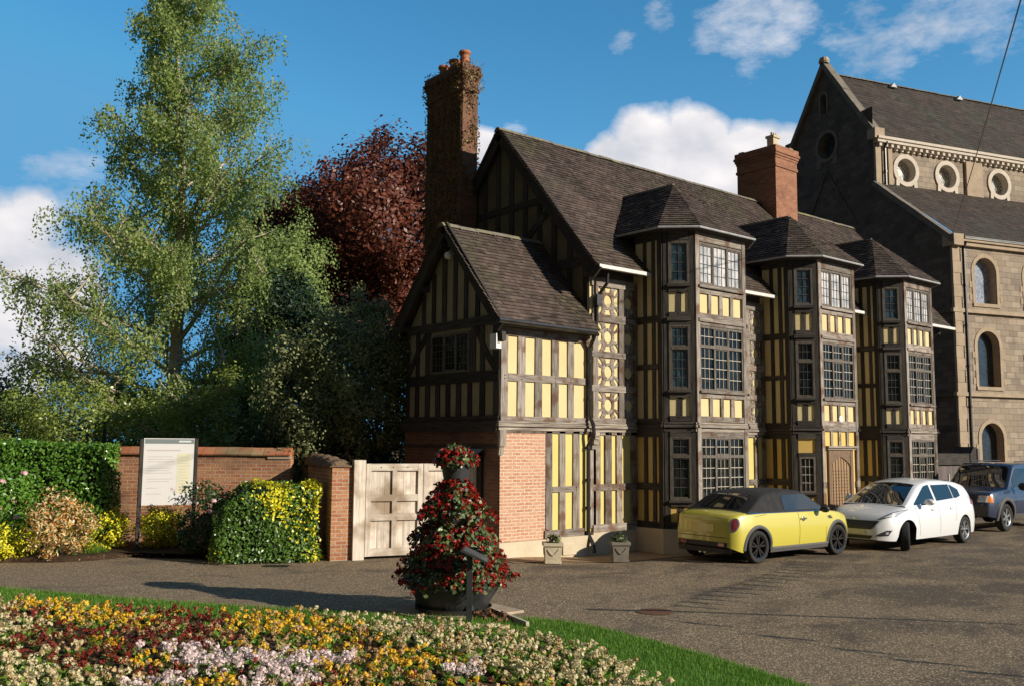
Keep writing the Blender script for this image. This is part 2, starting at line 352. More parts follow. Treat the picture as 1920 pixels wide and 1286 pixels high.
def studs(mb, fr, xs, z0, z1, w, d0=0, d1=.03, j=.008):
    for x in xs: box(mb, fr, x-w/2+J(.01), x+w/2+J(.01), z0, z1, d0, d1+J(.004), j)
def pegs(mb, fr, pts, d=.03):
    for (s, z) in pts:
        if random.random() < .8: box(mb, fr, s-.009, s+.009, z-.009, z+.009, d-.005, d+.012)
def molding(mb, fr, s0, s1, z, h=.2, out=.10):
    "stepped jetty moulding"
    n = [(0, .30, .55), (.30, .42, .35), (.42, .72, 1.0), (.72, .80, .6), (.80, 1.0, .8)]
    for a, b, o in n: box(mb, fr, s0-out*o*.9, s1+out*o*.9, z+h*a, z+h*b-.002, 0, out*o, .002)
def window(fr, s0, s1, z0, z1, parent, nl=3, tr=None, nx=3, ny=(2, 4), style='bars', gl='glass', fm='frame_lit', d=.0, casement=(1,), mw=.05):
    "window > glazing_bars, pane; nl lights, transom height tr"
    f = MB(); F_ = .05
    for a, b, c, e in ((s0, s0+F_, z0, z1), (s1-F_, s1, z0, z1), (s0+F_, s1-F_, z1-F_, z1), (s0+F_, s1-F_, z0, z0+F_)):
        box(f, fr, a, b, c, e, d, d+.045, .003)
    lw = (s1-s0-2*F_-(nl-1)*mw)/nl
    for i in range(1, nl): box(f, fr, s0+F_+i*lw+(i-1)*mw, s0+F_+i*lw+i*mw, z0+F_, z1-F_, d, d+.04, .003)
    if tr: box(f, fr, s0+F_, s1-F_, tr-.035, tr+.035, d, d+.05, .003)
    g = MB(); bz = MB(); bw = .010 if style == 'bars' else .006
    rows = [(z0+F_, (tr-.035) if tr else z1-F_, ny[1] if tr else ny[0])] + ([(tr+.035, z1-F_, ny[0])] if tr else [])
    for i in range(nl):
        a = s0+F_+i*(lw+mw); b = a+lw
        for (c, e, k) in rows:
            aa, bb, cc, ee = a, b, c, e
            if i in casement:
                for q in ((a, a+.025, c, e), (b-.025, b, c, e), (a+.025, b-.025, c, c+.03), (a+.025, b-.025, e-.025, e)): box(f, fr, *q, d+.004, d+.03, .001)
                aa, bb, cc, ee = a+.025, b-.025, c+.03, e-.025
            for u in range(1, nx): x = aa+(bb-aa)*u/nx; box(bz, fr, x-bw/2, x+bw/2, cc, ee, d+.008, d+.019)
            for u in range(1, k): y = cc+(ee-cc)*u/k; box(bz, fr, aa, bb, y-bw/2-.002, y+bw/2+.002, d+.008, d+.021)
            # individually set quarries, each very slightly out of true
            for u in range(nx):
                for v in range(k):
                    x0, x1, y0, y1 = aa+(bb-aa)*u/nx, aa+(bb-aa)*(u+1)/nx, cc+(ee-cc)*v/k, cc+(ee-cc)*(v+1)/k
                    t1, t2 = J(.0022), J(.0022)
                    g.face([fr.p(x0, y0, d+.005+t1), fr.p(x1, y0, d+.005+t2), fr.p(x1, y1, d+.005-t1), fr.p(x0, y1, d+.005-t2)], None, 0, random.random())
    w = f.build('window', M[fm], parent)
    bz.build('glazing_bars', M['bars' if style == 'bars' else 'lead'], w); g.build('pane', M[gl], w)
    return w
def sill(mb, fr, s0, s1, z, h=.05, out=.09): box(mb, fr, s0-.04, s1+.04, z-h, z, 0, out, .002); box(mb, fr, s0, s1, z-h-.03, z-h-.002, 0, out*.5, .002)

def tile_facet(mb, fr, pg, g=.115, w=.175, lift=.028, jit=.35, base=True, m=0, sag=0.0):
    "courses of tiles over a convex polygon given in frame coordinates (s, up-slope)"
    ts = [p[1] for p in pg]; t = min(ts); T = max(ts); k = 0; n = len(pg)
    def span(tt):
        xs = []
        for i in range(n):
            (x0, y0), (x1, y1) = pg[i], pg[(i+1) % n]
            if (y0-tt)*(y1-tt) <= 0 and abs(y1-y0) > 1e-9: xs.append(x0+(x1-x0)*(tt-y0)/(y1-y0))
        return (min(xs), max(xs)) if len(xs) > 1 else None
    if base: poly(mb, fr, pg, -.005, m)
    ph = random.uniform(0, 9)
    while t < T-.02:
        te = min(t+g, T); sp = span(min(t+g*.35, T-.005))
        if sp:
            a, b = sp; x = a - (w/2 if k % 2 else 0); cl = J(.004)
            while x < b-.01:
                x0, x1 = max(x, a), min(x+w, b)
                if x1-x0 > .012:
                    sg = sag*(math.sin(x*.9+ph)*math.sin(t*1.1+ph*2)+.5*math.sin(x*2.3+t))
                    l0 = lift*(1+J(jit))+sg; l1 = lift*(1+J(jit))+sg; dt = J(.006)+cl; rn = min(1, max(0, random.gauss(.5, .22)))
                    mb.face([fr.p(x0, t+dt, l0), fr.p(x1-.003, t+dt, l1), fr.p(x1-.003, te+.01, .004+sg), fr.p(x0, te+.01, .004+sg)], None, m, rn)
                    mb.face([fr.p(x0, t+dt, sg-.004), fr.p(x1-.003, t+dt, sg-.004), fr.p(x1-.003, t+dt, l1), fr.p(x0, t+dt, l0)], None, m, rn*.5)
                x += w
        t += g; k += 1
def slope_frame(P, Q, up):
    "frame on a roof plane: P->Q along the eave, up = a point up-slope"
    P, Q, U = Vector(P), Vector(Q), Vector(up); es = (Q-P).normalized(); v = U-P; ez = (v-es*v.dot(es)).normalized()
    return Fr(P, es, ez)
def facet(mb, pts, **k):
    "pts[0]->pts[1] is the eave, listed counter-clockwise seen from outside"
    fr = slope_frame(pts[0], pts[1], pts[2]); O = fr.O
    pg = [((Vector(p)-O).dot(fr.es), (Vector(p)-O).dot(fr.ez)) for p in pts]
    tile_facet(mb, fr, pg, **k)
def ridge_line(mb, P, Q, seg=.45, r=.13, drop=.10, lipp=.02):
    P, Q = Vector(P), Vector(Q); L = (Q-P).length; t = (Q-P)/L; side = t.cross(Vector((0, 0, 1))).normalized(); up = side.cross(t).normalized()
    n = max(1, round(L/seg))
    for i in range(n):
        a, b = P+t*(L*i/n), P+t*(L*(i+1)/n); rn = random.random(); jz = J(.008)
        for (u0, u1, k) in ((a, b, 1.0), (b-t*.035, b-t*.004, 1.22)):
            A = [u0+side*x*k+up*(y*k+.035+jz) for x, y in ((-r, -drop), (-r*.35, -.01), (r*.35, -.01), (r, -drop))]
            B = [u1+side*x*k+up*(y*k+.035+jz) for x, y in ((-r, -drop), (-r*.35, -.01), (r*.35, -.01), (r, -drop))]
            for j in range(3): mb.face([A[j], A[j+1], B[j+1], B[j]], None, 0, rn)
            mb.face(A, None, 0, rn); mb.face(list(reversed(B)), None, 0, rn)

# ================================================================== THE TIMBER-FRAMED HOUSE
YW, XW, XM = 14.83, 12.0, 14.55          # front wall plane, wing gable plane, main gable plane
H = thing('timber_framed_house', 'yellow-plastered timber-framed gatehouse with three tall bay windows and tiled roof', 'house', (12, 14.83, 0), world=True)
LV = dict(pl=.46, gs=1.06, gt=2.50, j0=2.58, j1=2.80, a1=3.42, w1=3.48, w1t=5.00, d0=5.06, a2=5.80, w2=5.92, w2t=6.90, top=7.14)

def part(mb, name, mt, **k): return mb.build(name, M[mt], H, **k)

# ---- wing (low cross-gable on the left)
fW = Fr((XW, YW, 0), (1, 0, 0)); fG = Fr((XW, 18.25, 0), (0, -1, 0)); GW = 18.25-YW
ridY, ridZ, eavZ = 16.53, 7.08, 4.80
b = MB(); sheet(b, fW, 0, 2.55, 2.75, 4.85); part(b, 'plaster_wall', 'plaster_pale')
t = MB(); g = 18.25
for a, c in ((0, .18), (.45, .65), (.93, 1.12), (1.40, 1.60), (1.87, 2.05), (2.40, 2.55)):
    box(t, fW, a, c, 2.84, 4.60, 0, .03, .008)
box(t, fW, .18, 2.40, 3.57, 3.72, 0, .036, .006); box(t, fW, -.02, 2.55, 4.50, 4.64, 0, .045, .006); box(t, fW, -.02, 2.55, 2.74, 2.84, 0, .05, .006)
pegs(t, fW, [(x, z) for x in (.1, .55, 1.02, 1.5, 1.96, 2.45) for z in (2.79, 3.61, 3.68, 4.57)], .04)
part(t, 'timber_frame', 'timber')
m_ = MB(); molding(m_, fW, -.02, 2.48, 2.55, .19, .09); part(m_, 'jetty_moulding', 'moulding')
# gable face of the wing
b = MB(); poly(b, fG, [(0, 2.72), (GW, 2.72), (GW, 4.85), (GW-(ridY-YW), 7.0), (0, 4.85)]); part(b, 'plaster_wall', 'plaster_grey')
t = MB(); Y = lambda y: 18.25-y
for a, c in ((0, .1), (.34, .49), (.75, .92), (1.15, 1.31), (1.54, 1.69), (1.93, 2.09), (2.34, 2.48), (2.76, 2.92), (3.22, 3.42)): box(t, fG, a, c, 2.85, 3.56, 0, .03, .008)
box(t, fG, 0, GW, 2.70, 2.85, 0, .05); box(t, fG, 0, GW, 3.56, 3.78, 0, .045); box(t, fG, 0, GW, 4.74, 4.93, 0, .05)
for a, c in ((0, .09), (.35, .49), (.74, .92), (2.45, 2.60), (2.76, 2.90), (3.20, 3.42)): box(t, fG, a, c, 3.78, 4.74, 0, .03, .008)
bar(t, fG, (.08, 3.85), (.80, 4.72), .13, 0, .038, .04); bar(t, fG, (3.25, 3.85), (2.62, 4.72), .13, 0, .038, .04)
for a, c in ((.57, .70), (.96, 1.10), (1.35, 1.52), (1.77, 1.91), (2.17, 2.30), (2.58, 2.72)):
    m_x = (a+c)/2; hz = 6.9-abs(m_x-(18.25-ridY))*1.13
    box(t, fG, a, c, 4.93, hz-.05, 0, .03, .008)
part(t, 'timber_frame', 'timber_dark')
window(fG, .96, 2.40, 3.80, 4.66, H, 3, None, 3, (5,), 'lead', 'glass', 'frame_lit')
# barge boards and gable overhang
t = MB(); ap = (18.25-ridY, 7.02)
for sx, ex in ((-.30, -1), (GW+.33, 1)):
    e = (sx, 4.62); bar(t, fG, e, ap, .26, .22, .28)
    bar(t, fG, (e[0]-.0, e[1]-.12), (e[0]+(-.02 if ex < 0 else .02), e[1]-.30), .16, .20, .30)
part(t, 'bargeboard', 'timber_dark')
for sx in (-1, 1): # purlin ends under the overhang
    for k in (.1, .5, .9):
        yy = ridY + sx*k*1.9; zz = 6.85 - k*1.9*1.13
        t = MB(); wbox(t, XW-.24, XW+.02, yy-.07, yy+.07, zz-.10, zz+.05); part(t, 'purlin_end', 'timber_dark')
r_ = MB(); X0, X1 = 11.66, 14.53; zF = 4.76; kS = (ridZ-zF)/(ridY-14.48)
facet(r_, [(X0, 14.48, zF), (X1, 14.48, zF), (X1, ridY, ridZ), (X0, ridY, ridZ)], sag=.008)
facet(r_, [(X1, 18.58, zF), (X0, 18.58, zF), (X0, ridY, ridZ), (X1, ridY, ridZ)], w=.33, g=.2)
part(r_, 'wing_roof', 'tile')
r_ = MB(); ridge_line(r_, (X0-.02, ridY, ridZ-.02), (X1, ridY, ridZ-.02)); part(r_, 'ridge_tiles', 'ridge')
for (a, c) in ((14.48, 14.83), (18.25, 18.58)): s_ = MB(); wbox(s_, X0+.02, X1, a+.02, c, zF-.10, zF-.05); part(s_, 'eaves_board', 'timber_dark')
gt = MB(); tube(gt, [(11.62, 14.43, zF-.03), (14.32, 14.43, zF-.06)], .055, 8); part(gt, 'gutter', 'iron')
# ---- ground floor of the wing
b = MB(); sheet(b, fW, 0, 1.24, .30, 2.56, .012); part(b, 'brick_wall', 'brick')
b = MB(); sheet(b, fW, 1.24, 2.6, .4, 2.56, 0); part(b, 'plaster_wall', 'plaster_low')
t = MB()
for a, c in ((1.24, 1.42), (1.63, 1.80), (2.03, 2.22), (2.50, 2.72)): box(t, fW, a, c, .46, 2.56, 0, .03, .006)
box(t, fW, 1.42, 2.03, 1.26, 1.38, 0, .034, .004); box(t, fW, 1.2, 2.34, .30, .47, 0, .05, .006); box(t, fW, -.02, 2.6, 2.50, 2.56, 0, .03)
pegs(t, fW, [(x, z) for x in (1.33, 1.72, 2.12) for z in (.42, 1.30, 1.35)], .045)
part(t, 'timber_frame', 'timber')
t = MB(); wbox(t, 11.93, 12.10, 14.74, 14.83, 2.22, 2.55, .01); wbox(t, 11.95, 12.07, 14.78, 14.83, 2.05, 2.24, .01); part(t, 'corner_bracket', 'moulding')
p_ = MB(); wbox(p_, 11.93, 14.62, 14.72, 14.82, -.5, .30, .004); wbox(p_, 13.2, 14.66, 14.70, 14.78, -.5, .32, .004); part(p_, 'plinth', 'plinth')
v_ = MB(); wbox(v_, 13.62, 14.0, 14.67, 14.71, -.05, .16); part(v_, 'plinth_vent', 'plinth')
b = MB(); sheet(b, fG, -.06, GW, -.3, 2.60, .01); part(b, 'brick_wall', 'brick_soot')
t = MB(); box(t, fG, -.1, GW, 2.52, 2.74, .0, .10); box(t, fG, 0, GW, 2.18, 2.24, .0, .05); part(t, 'jetty_beam', 'timber_dark')
t = MB()   # doorway with lead hood in the wing's shaded side
box(t, fG, 1.65, 1.80, 0, 2.0, .01, .07); box(t, fG, 2.75, 2.90, 0, 2.0, .01, .07); box(t, fG, 1.65, 2.9, 1.92, 2.05, .01, .08); part(t, 'door_frame', 'timber_dark')
t = MB(); box(t, fG, 1.80, 2.75, 0, 1.92, .012, .04); part(t, 'side_door', 'timber_dark')
t = MB(); prism(t, Fr(fG.p(1.5, 2.02, 0), (-1, 0, 0)), [(0, 0), (.28, 0), (0, .17)], -1.45, 0); part(t, 'lead_hood', 'leadwork')

# ---- main range: gable wall
fM = Fr((XM, 21.4, 0), (0, -1, 0)); MW = 21.4-YW; RY, RZ, EZ, EY = 17.9, 10.20, 6.20, 14.38
b = MB(); poly(b, fM, [(0, 0), (MW, 0), (MW, 6.5), (21.4-RY, 10.05), (0, 6.5)]); part(b, 'plaster_wall', 'plaster_dark')
t = MB(); mid = 21.4-RY
for z0, z1, n in ((4.7, 6.3, 13), (6.5, 8.0, 13), (8.15, 9.8, 13)):
    for i in range(n):
        x = .1+i*(MW-.2)/(n-1); top = min(z1, 10.0-abs(x-mid)*1.13-.05)
        if top > z0+.15: box(t, fM, x-.08, x+.08, z0, top, 0, .03, .01)
for z, hh in ((6.3, .2), (8.0, .16)):
    hw = (10.05-z)/1.13; box(t, fM, max(0, mid-hw), min(MW, mid+hw), z, z+hh, 0, .04)
bar(t, fM, (mid+.2, 6.6), (mid+1.9, 7.9), .16, 0, .045, .05); bar(t, fM, (mid+2.6, 4.9), (mid+1.2, 6.3), .16, 0, .045, .05)
part(t, 'timber_frame', 'timber_dark')
t = MB()
for ex in (-1, 1): bar(t, fM, (mid+ex*3.50, 6.02), (mid, 10.04), .30, .14, .20)
part(t, 'bargeboard', 'timber_dark')
r_ = MB(); X0, X1 = 14.32, 30.95
facet(r_, [(X0, EY, EZ), (X1, EY, EZ), (X1, RY, RZ), (X0, RY, RZ)], sag=.014)
facet(r_, [(X1, 21.42, EZ), (X0, 21.42, EZ), (X0, RY, RZ), (X1, RY, RZ)], w=.5, g=.3)
for x in (X0, X1): # verge closing strips
    sg = -1 if x == X0 else 1
    r_.face([(x, EY, EZ-.06), (x, RY, RZ-.06), (x, RY, RZ+.03), (x, EY, EZ+.03)]); r_.face([(x, 21.42, EZ-.06), (x, RY, RZ-.06), (x, RY, RZ+.03), (x, 21.42, EZ+.03)])
part(r_, 'main_roof', 'tile')
r_ = MB(); ridge_line(r_, (X0-.02, RY, RZ-.01), (X1+.02, RY, RZ-.01)); part(r_, 'ridge_tiles', 'ridge')
b = MB(); fR = Fr((30.2, YW, 0), (0, 1, 0)); poly(b, fR, [(0, 0), (6.57, 0), (6.57, 6.5), (3.07, 10.0), (0, 6.5)]); sheet(b, Fr((30.2, 21.4, 0), (-1, 0, 0)), 0, 15.65, 0, 6.3); part(b, 'plaster_wall', 'plaster_dark')

# ---- main front wall between the bays (upper part with pierced quatrefoil panels)
fF = Fr((0, YW, 0), (1, 0, 0))
BX = [(16.56, 1.85), (21.54, 1.76), (26.02, 1.66)]; BA = .49; BY = 13.50; BYM = BY+BA
b = MB(); sheet(b, fF, XM, 30.2, 2.7, 6.4); part(b, 'plaster_wall', 'plaster_pale')
b = MB(); sheet(b, fF, 14.55, 30.2, -.4, 2.7, -.01); part(b, 'plaster_wall', 'plaster_low')
ZR = [2.86, 3.45, 3.59, 4.22, 4.36, 5.01, 5.19, 5.82]
def quatre(mb, cx, z0, z1, w, hw=.30):
    cz = (z0+z1)/2; hh = (z1-z0)/2; r0, r1 = .125, .20; K = 20
    for k in range(K): # ring round the plaster disc
        a, c = 2*math.pi*k/K, 2*math.pi*(k+1)/K
        prism(mb, fF, [(cx+r0*math.cos(a), cz+r0*1.1*math.sin(a)), (cx+r1*math.cos(a), cz+r1*math.sin(a)), (cx+r1*math.cos(c), cz+r1*math.sin(c)), (cx+r0*math.cos(c), cz+r0*1.1*math.sin(c))], 0, .022)
    for sx in (-1, 1):
        for sz in (-1, 1): # diagonal cusped limbs
            a = (cx+sx*.13, cz+sz*.13); c = (cx+sx*hw*.62, cz+sz*hh)
            bar(mb, fF, a, c, .12, 0, .020, .035*sx*sz); bar(mb, fF, (cx+sx*.16, cz+sz*.10), (cx+sx*hw, cz+sz*hh*.70), .06, 0, .018, -.03*sx*sz)
def main_upper(x0, x1, posts, rails=True):
    t = MB()
    for x in posts: box(t, fF, x-.08, x+.08, 2.84, 5.95, 0, .045, .008)
    for i in range(0, 8, 1):
        pass
    for z0, z1 in ((2.74, 2.86), (3.45, 3.59), (4.22, 4.36), (5.01, 5.19), (5.82, 6.02)): box(t, fF, x0, x1, z0, z1, 0, .055, .006)
    pp = sorted(posts)
    for i in range(len(pp)-1):
        cx = (pp[i]+pp[i+1])/2; hw = (pp[i+1]-pp[i])/2-.08
        for z0, z1 in ((2.86, 3.45), (3.59, 4.22), (4.36, 5.01), (5.19, 5.82)): quatre(t, cx, z0, z1, hw*2, hw)
    pegs(t, fF, [(x+J(.05), z) for x in posts for z in (2.8, 3.5, 4.28, 5.07, 5.13, 5.9)], .055)
    part(t, 'quatrefoil_frame', 'timber')
main_upper(14.58, 16.06, (14.70, 15.54, 16.38-.36))
main_upper(18.92, 21.0, (18.98, 19.65, 20.32, 20.98))
main_upper(23.8, 25.5, (23.9, 24.65, 25.42))
main_upper(28.2, 30.2, (28.3, 29.1, 30.1))
def main_lower(x0, x1, xs):
    t = MB()
    for a, c in xs: box(t, fF, a, c, .5, 2.56, -.01, .03, .006)
    for z0, z1, o in ((.36, .52, .06), (1.26, 1.40, .034), (2.48, 2.60, .03)): box(t, fF, x0, x1, z0, z1, -.01, o, .004)
    pegs(t, fF, [((a+c)/2, z) for a, c in xs for z in (.45, 1.30, 1.36, 2.52)], .045)
    part(t, 'timber_frame', 'timber')
    m_ = MB(); molding(m_, fF, x0-.02, x1, 2.55, .19, .09); part(m_, 'jetty_moulding', 'moulding')
    p_ = MB(); wbox(p_, x0-.05, x1, YW-.10, YW, -.5, .36, .004); part(p_, 'plinth', 'plinth')
main_lower(14.62, 16.07, ((14.64, 14.86), (15.02, 15.22), (15.38, 15.56), (15.86, 16.07)))
main_lower(18.9, 21.05, ((18.95, 19.1), (19.45, 19.62), (20.0, 20.2), (20.55, 20.7), (20.9, 21.05)))
main_lower(23.8, 25.53, ((23.85, 24.0), (24.35, 24.5), (24.9, 25.05), (25.4, 25.53)))
main_lower(28.2, 30.2, ((28.2, 28.35), (28.8, 28.95), (29.4, 29.55), (30.05, 30.2)))
# carved brackets under the jetty
for bx in (14.56, 19.05, 23.86):
    t = MB()
    for i, (zz, o, hh) in enumerate(((2.40, .17, .15), (2.27, .13, .12), (2.17, .08, .10))): wbox(t, bx, bx+.15, YW-o, YW, zz, zz+hh, .004)
    part(t, 'carved_bracket', 'moulding')
# eaves of the main front
for x0, x1 in ((14.36, 15.95), (19.15, 20.85), (23.95, 25.35), (28.4, 30.95)):
    s_ = MB(); wbox(s_, x0, x1, EY+.05, YW, EZ-.02, EZ+.02); wbox(s_, x0, x1, YW-.05, YW, EZ-.2, EZ); part(s_, 'eaves_board', 'timber_dark')
    g_ = MB(); wbox(g_, x0, x1+.1, EY-.07, EY+.03, EZ-.075, EZ+.005); part(g_, 'eaves_fillet', 'lead_white')

# ---- the three bays
def bay(i):
    X0, W = BX[i]; A_, B_, C_, D_, E_, F_ = (X0-BA, YW), (X0-BA, BYM), (X0, BY), (X0+W, BY), (X0+W+BA, BYM), (X0+W+BA, YW)
    door = i == 1
    P = [A_, B_, C_, D_, E_, F_]
    fr = [Fr((P[k][0], P[k][1], 0), (P[k+1][0]-P[k][0], P[k+1][1]-P[k][1], 0)) for k in range(5)]
    ln = [math.hypot(P[k+1][0]-P[k][0], P[k+1][1]-P[k][1]) for k in range(5)]
    hi = MB(); lo = MB()
    for k in range(5):
        sheet(hi, fr[k], 0, ln[k], 2.75, LV['top']); sheet(lo, fr[k], 0, ln[k], -.4, 2.76)
    part(hi, 'plaster_wall', 'plaster_pale'); part(lo, 'plaster_wall', 'plaster')
    cw = .125
    # side walls: studs and rails
    for k in (0, 4):
        t = MB(); L_ = ln[k]; xs = [.05, .33, .60, L_-.07] if k == 0 else [.07, .3, .55, L_-.05]
        box(t, fr[k], L_-.14 if k == 0 else 0, L_ if k == 0 else .14, .4, 7.1, 0, .045, .005)
        for q in (.30, .56): box(t, fr[k], q-.05, q+.05, .5, 7.1, 0, .03, .006)
        for z0, z1 in ((.40, .56), (1.26, 1.42), (2.45, 2.86), (3.98, 4.10), (5.04, 5.20), (6.95, 7.14)): box(t, fr[k], 0, L_, z0, z1, 0, .04, .004)
        part(t, 'timber_frame', 'timber_dark')
        m_ = MB(); molding(m_, fr[k], 0, L_, LV['j0'], .2, .08); part(m_, 'jetty_moulding', 'timber_dark')
    for k in (1, 2, 3):
        L_ = ln[k]; f = fr[k]; front = k == 2; t = MB()
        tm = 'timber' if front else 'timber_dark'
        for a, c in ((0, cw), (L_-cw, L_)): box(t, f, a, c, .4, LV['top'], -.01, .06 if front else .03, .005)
        for z0, z1 in ((2.80, 2.92), (3.34, 3.43), (4.98, 5.06), (5.14, 5.26), (5.72, 5.84), (6.92, 7.14)): box(t, f, cw, L_-cw, z0, z1, 0, .05, .004)
        n = 4 if front else 2
        for z0, z1 in ((2.92, 3.34), (5.26, 5.72)):
            for q in range(1, n):
                x = cw+(L_-2*cw)*q/n; box(t, f, x-.055+J(.01), x+.055+J(.01), z0, z1, 0, .035 if front else .015, .006)
            pegs(t, f, [(cw+(L_-2*cw)*q/n, z) for q in range(0, n+1) for z in (z0-.03, z1+.03)], .05)
        # ground floor
        if not (door and front):
            if door:
                for z0, z1 in ((.40, .56), (.98, 1.08), (2.00, 2.10), (2.46, 2.58)): box(t, f, cw, L_-cw, z0, z1, 0, .05, .004)
                window(f, cw+.02, L_-cw-.02, 1.08, 2.0, H, 1, None, 3, (4,), 'bars', 'glass', casement=())
                sill(t, f, cw, L_-cw, 1.08)
            else:
                for z0, z1 in ((.40, .58), (.92, .98), (2.46, 2.58)): box(t, f, cw, L_-cw, z0, z1, 0, .05, .004)
                n2 = 4 if front else 2
                for q in range(1, n2): x = cw+(L_-2*cw)*q/n2; box(t, f, x-.055, x+.055, .58, .92, 0, .035 if front else .015, .006)
                if front: window(f, cw, L_-cw, 1.05, 2.47, H, 3, 2.02, 3, (2, 4), 'bars')
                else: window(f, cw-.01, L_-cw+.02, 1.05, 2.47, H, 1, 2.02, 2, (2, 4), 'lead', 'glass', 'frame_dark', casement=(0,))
                sill(t, f, cw, L_-cw, 1.05)
        # first floor and attic windows
        if front: window(f, cw, L_-cw, 3.50, 4.97, H, 3, 4.51, 3, (2, 4), 'bars')
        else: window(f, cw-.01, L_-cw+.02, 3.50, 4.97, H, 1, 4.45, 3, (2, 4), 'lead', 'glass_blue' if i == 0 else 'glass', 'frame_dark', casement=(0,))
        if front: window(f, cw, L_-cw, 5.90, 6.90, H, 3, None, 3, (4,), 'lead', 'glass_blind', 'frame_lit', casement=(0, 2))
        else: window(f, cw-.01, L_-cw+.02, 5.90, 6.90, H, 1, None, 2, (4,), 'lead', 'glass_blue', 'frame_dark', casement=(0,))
        sill(t, f, cw, L_-cw, 3.50, .05, .11); sill(t, f, cw, L_-cw, 5.90, .06, .10)
        box(t, f, cw*.6, L_-cw*.6, 5.06, 5.14, 0, .09, .002)
        part(t, 'timber_frame', tm)
        if not (door and front):
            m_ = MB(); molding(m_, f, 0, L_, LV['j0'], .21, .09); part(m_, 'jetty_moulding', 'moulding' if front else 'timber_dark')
    # plinth following the bay
    p_ = MB()
    for k in range(5):
        if door and k == 2: box(p_, fr[k], -.1, .3, -.5, .40, -.02, .10, .004); box(p_, fr[k], ln[k]-.3, ln[k]+.1, -.5, .40, -.02, .10, .004)
        else: box(p_, fr[k], -.05, ln[k]+.05, -.5, .42, -.02, .12, .004)
    part(p_, 'plinth', 'plinth')
    if door:
        f = fr[2]; L_ = ln[2]; t = MB()
        box(t, f, 0, L_, 2.66, 2.80, 0, .055, .004)
        for q in range(1, 4): x = cw+(L_-2*cw)*q/4; box(t, f, x-.055, x+.055, 2.28, 2.66, 0, .035, .006)
        box(t, f, 0, cw+.02, 1.2, 1.36, 0, .064); box(t, f, L_-cw-.02, L_, 1.2, 1.36, 0, .064)
        pegs(t, f, [(cw+(L_-2*cw)*q/4, z) for q in range(0, 5) for z in (2.69, 2.77)], .055)
        part(t, 'timber_frame', 'timber')
        t = MB(); box(t, f, .18, L_-.14, 2.23, 2.28, 0, .13, .002); box(t, f, .22, L_-.18, 2.18, 2.228, 0, .08, .002); part(t, 'door_drip_mould', 'moulding')
        dx0, dx1 = .40, 1.32; cx = (dx0+dx1)/2; t = MB()
        box(t, f, dx0-.12, dx0, -.05, 2.16, 0, .06, .003); box(t, f, dx1, dx1+.12, -.05, 2.16, 0, .06, .003)
        K = 12; arch = []
        for q in range(K+1):
            u = q/K*2-1; arch.append((cx+u*(dx1-dx0)/2, 1.74+.26*(1-abs(u))**.62))
        for q in range(K): prism(t, f, [arch[q], arch[q+1], (arch[q+1][0], 2.16), (arch[q][0], 2.16)], 0, .05)
        part(t, 'door_frame', 'door_frame')
        t = MB(); nb = 7
        for q in range(nb):
            x0 = dx0+(dx1-dx0)*q/nb; x1 = dx0+(dx1-dx0)*(q+1)/nb; u = abs((x0+x1)/2-cx)/((dx1-dx0)/2); ht = 1.76+.26*(1-min(1, u))**.62
            box(t, f, x0, x1-.012, -.05, ht, .0, .018, .001)
            box(t, f, x1-.026, x1-.002, -.05, ht, .018, .034, .001)
        d_ = t.build('door', M['door'], H)
        t = MB()
        for q in range(1, nb):
            x = dx0+(dx1-dx0)*q/nb-.014
            for z in np.arange(.1, 1.7, .085): box(t, f, x-.009, x+.009, z-.009, z+.009, .034, .044)
        t.build('door_studs', M['iron'], d_)
        t = MB(); lathe(t, f.p(dx1-.13, 1.02, .05), [(.0, .03), (.03, .025), (.035, 0)], 10, ax=(f.es, f.ez, f.n)); box(t, f, dx1-.16, dx1-.10, .84, .98, .03, .05); t.build('handle', M['leadwork'], d_)
        t = MB(); lathe(t, f.p(.92, 2.98, .0), [(.0, .065), (.075, .065), (.095, .05), (.095, 0)], 24, ax=(f.es, f.ez, f.n)); part(t, 'alarm_bell_box', 'white_plastic')
        t = MB(); box(t, f, L_-.08, L_-.03, 1.0, 1.12, .06, .075); part(t, 'bell_push', 'iron')
    # roof
    oh = .27; q = oh*math.tan(math.pi/8); ze = 7.20; xm = X0+W/2; AP = Vector((xm, 14.85, 8.66)); BK = Vector((xm, 16.58, 8.66))
    a0 = (X0-BA-oh, BYM-q, ze); a1 = (X0-q, BY-oh, ze); a2 = (X0+W+q, BY-oh, ze); a3 = (X0+W+BA+oh, BYM-q, ze)
    yb = EY+(ze-EZ)/((RZ-EZ)/(RY-EY)); v0 = (X0-BA-oh, yb+.05, ze); v3 = (X0+W+BA+oh, yb+.05, ze)
    r_ = MB()
    facet(r_, [v0, a0, AP, BK]); facet(r_, [a0, a1, AP], jit=.3); facet(r_, [a1, a2, AP]); facet(r_, [a2, a3, AP]); facet(r_, [a3, v3, BK, AP])
    part(r_, 'bay_roof', 'tile')
    r_ = MB(); tube(r_, [AP+Vector((0, 0, -.01)), BK], .05, 6); part(r_, 'bay_ridge', 'ridge')
    s_ = MB()   # soffit and dark fascia under the eaves
    pts = [v0, a0, a1, a2, a3, v3]; inn = [(X0-BA, yb), B_, C_, D_, E_, (X0+W+BA, yb)]
    for k in range(5):
        s_.face([(*pts[k][:2], ze-.05), (*pts[k+1][:2], ze-.05), (inn[k+1][0], inn[k+1][1], ze-.09), (inn[k][0], inn[k][1], ze-.09)])
    part(s_, 'soffit', 'timber_dark')
    g_ = MB(); tube(g_, [Vector(p)+Vector((0, 0, -.03)) for p in pts], .030, 8); part(g_, 'lead_gutter', 'leadwork')
    return fr
BAYFR = [bay(i) for i in range(3)]

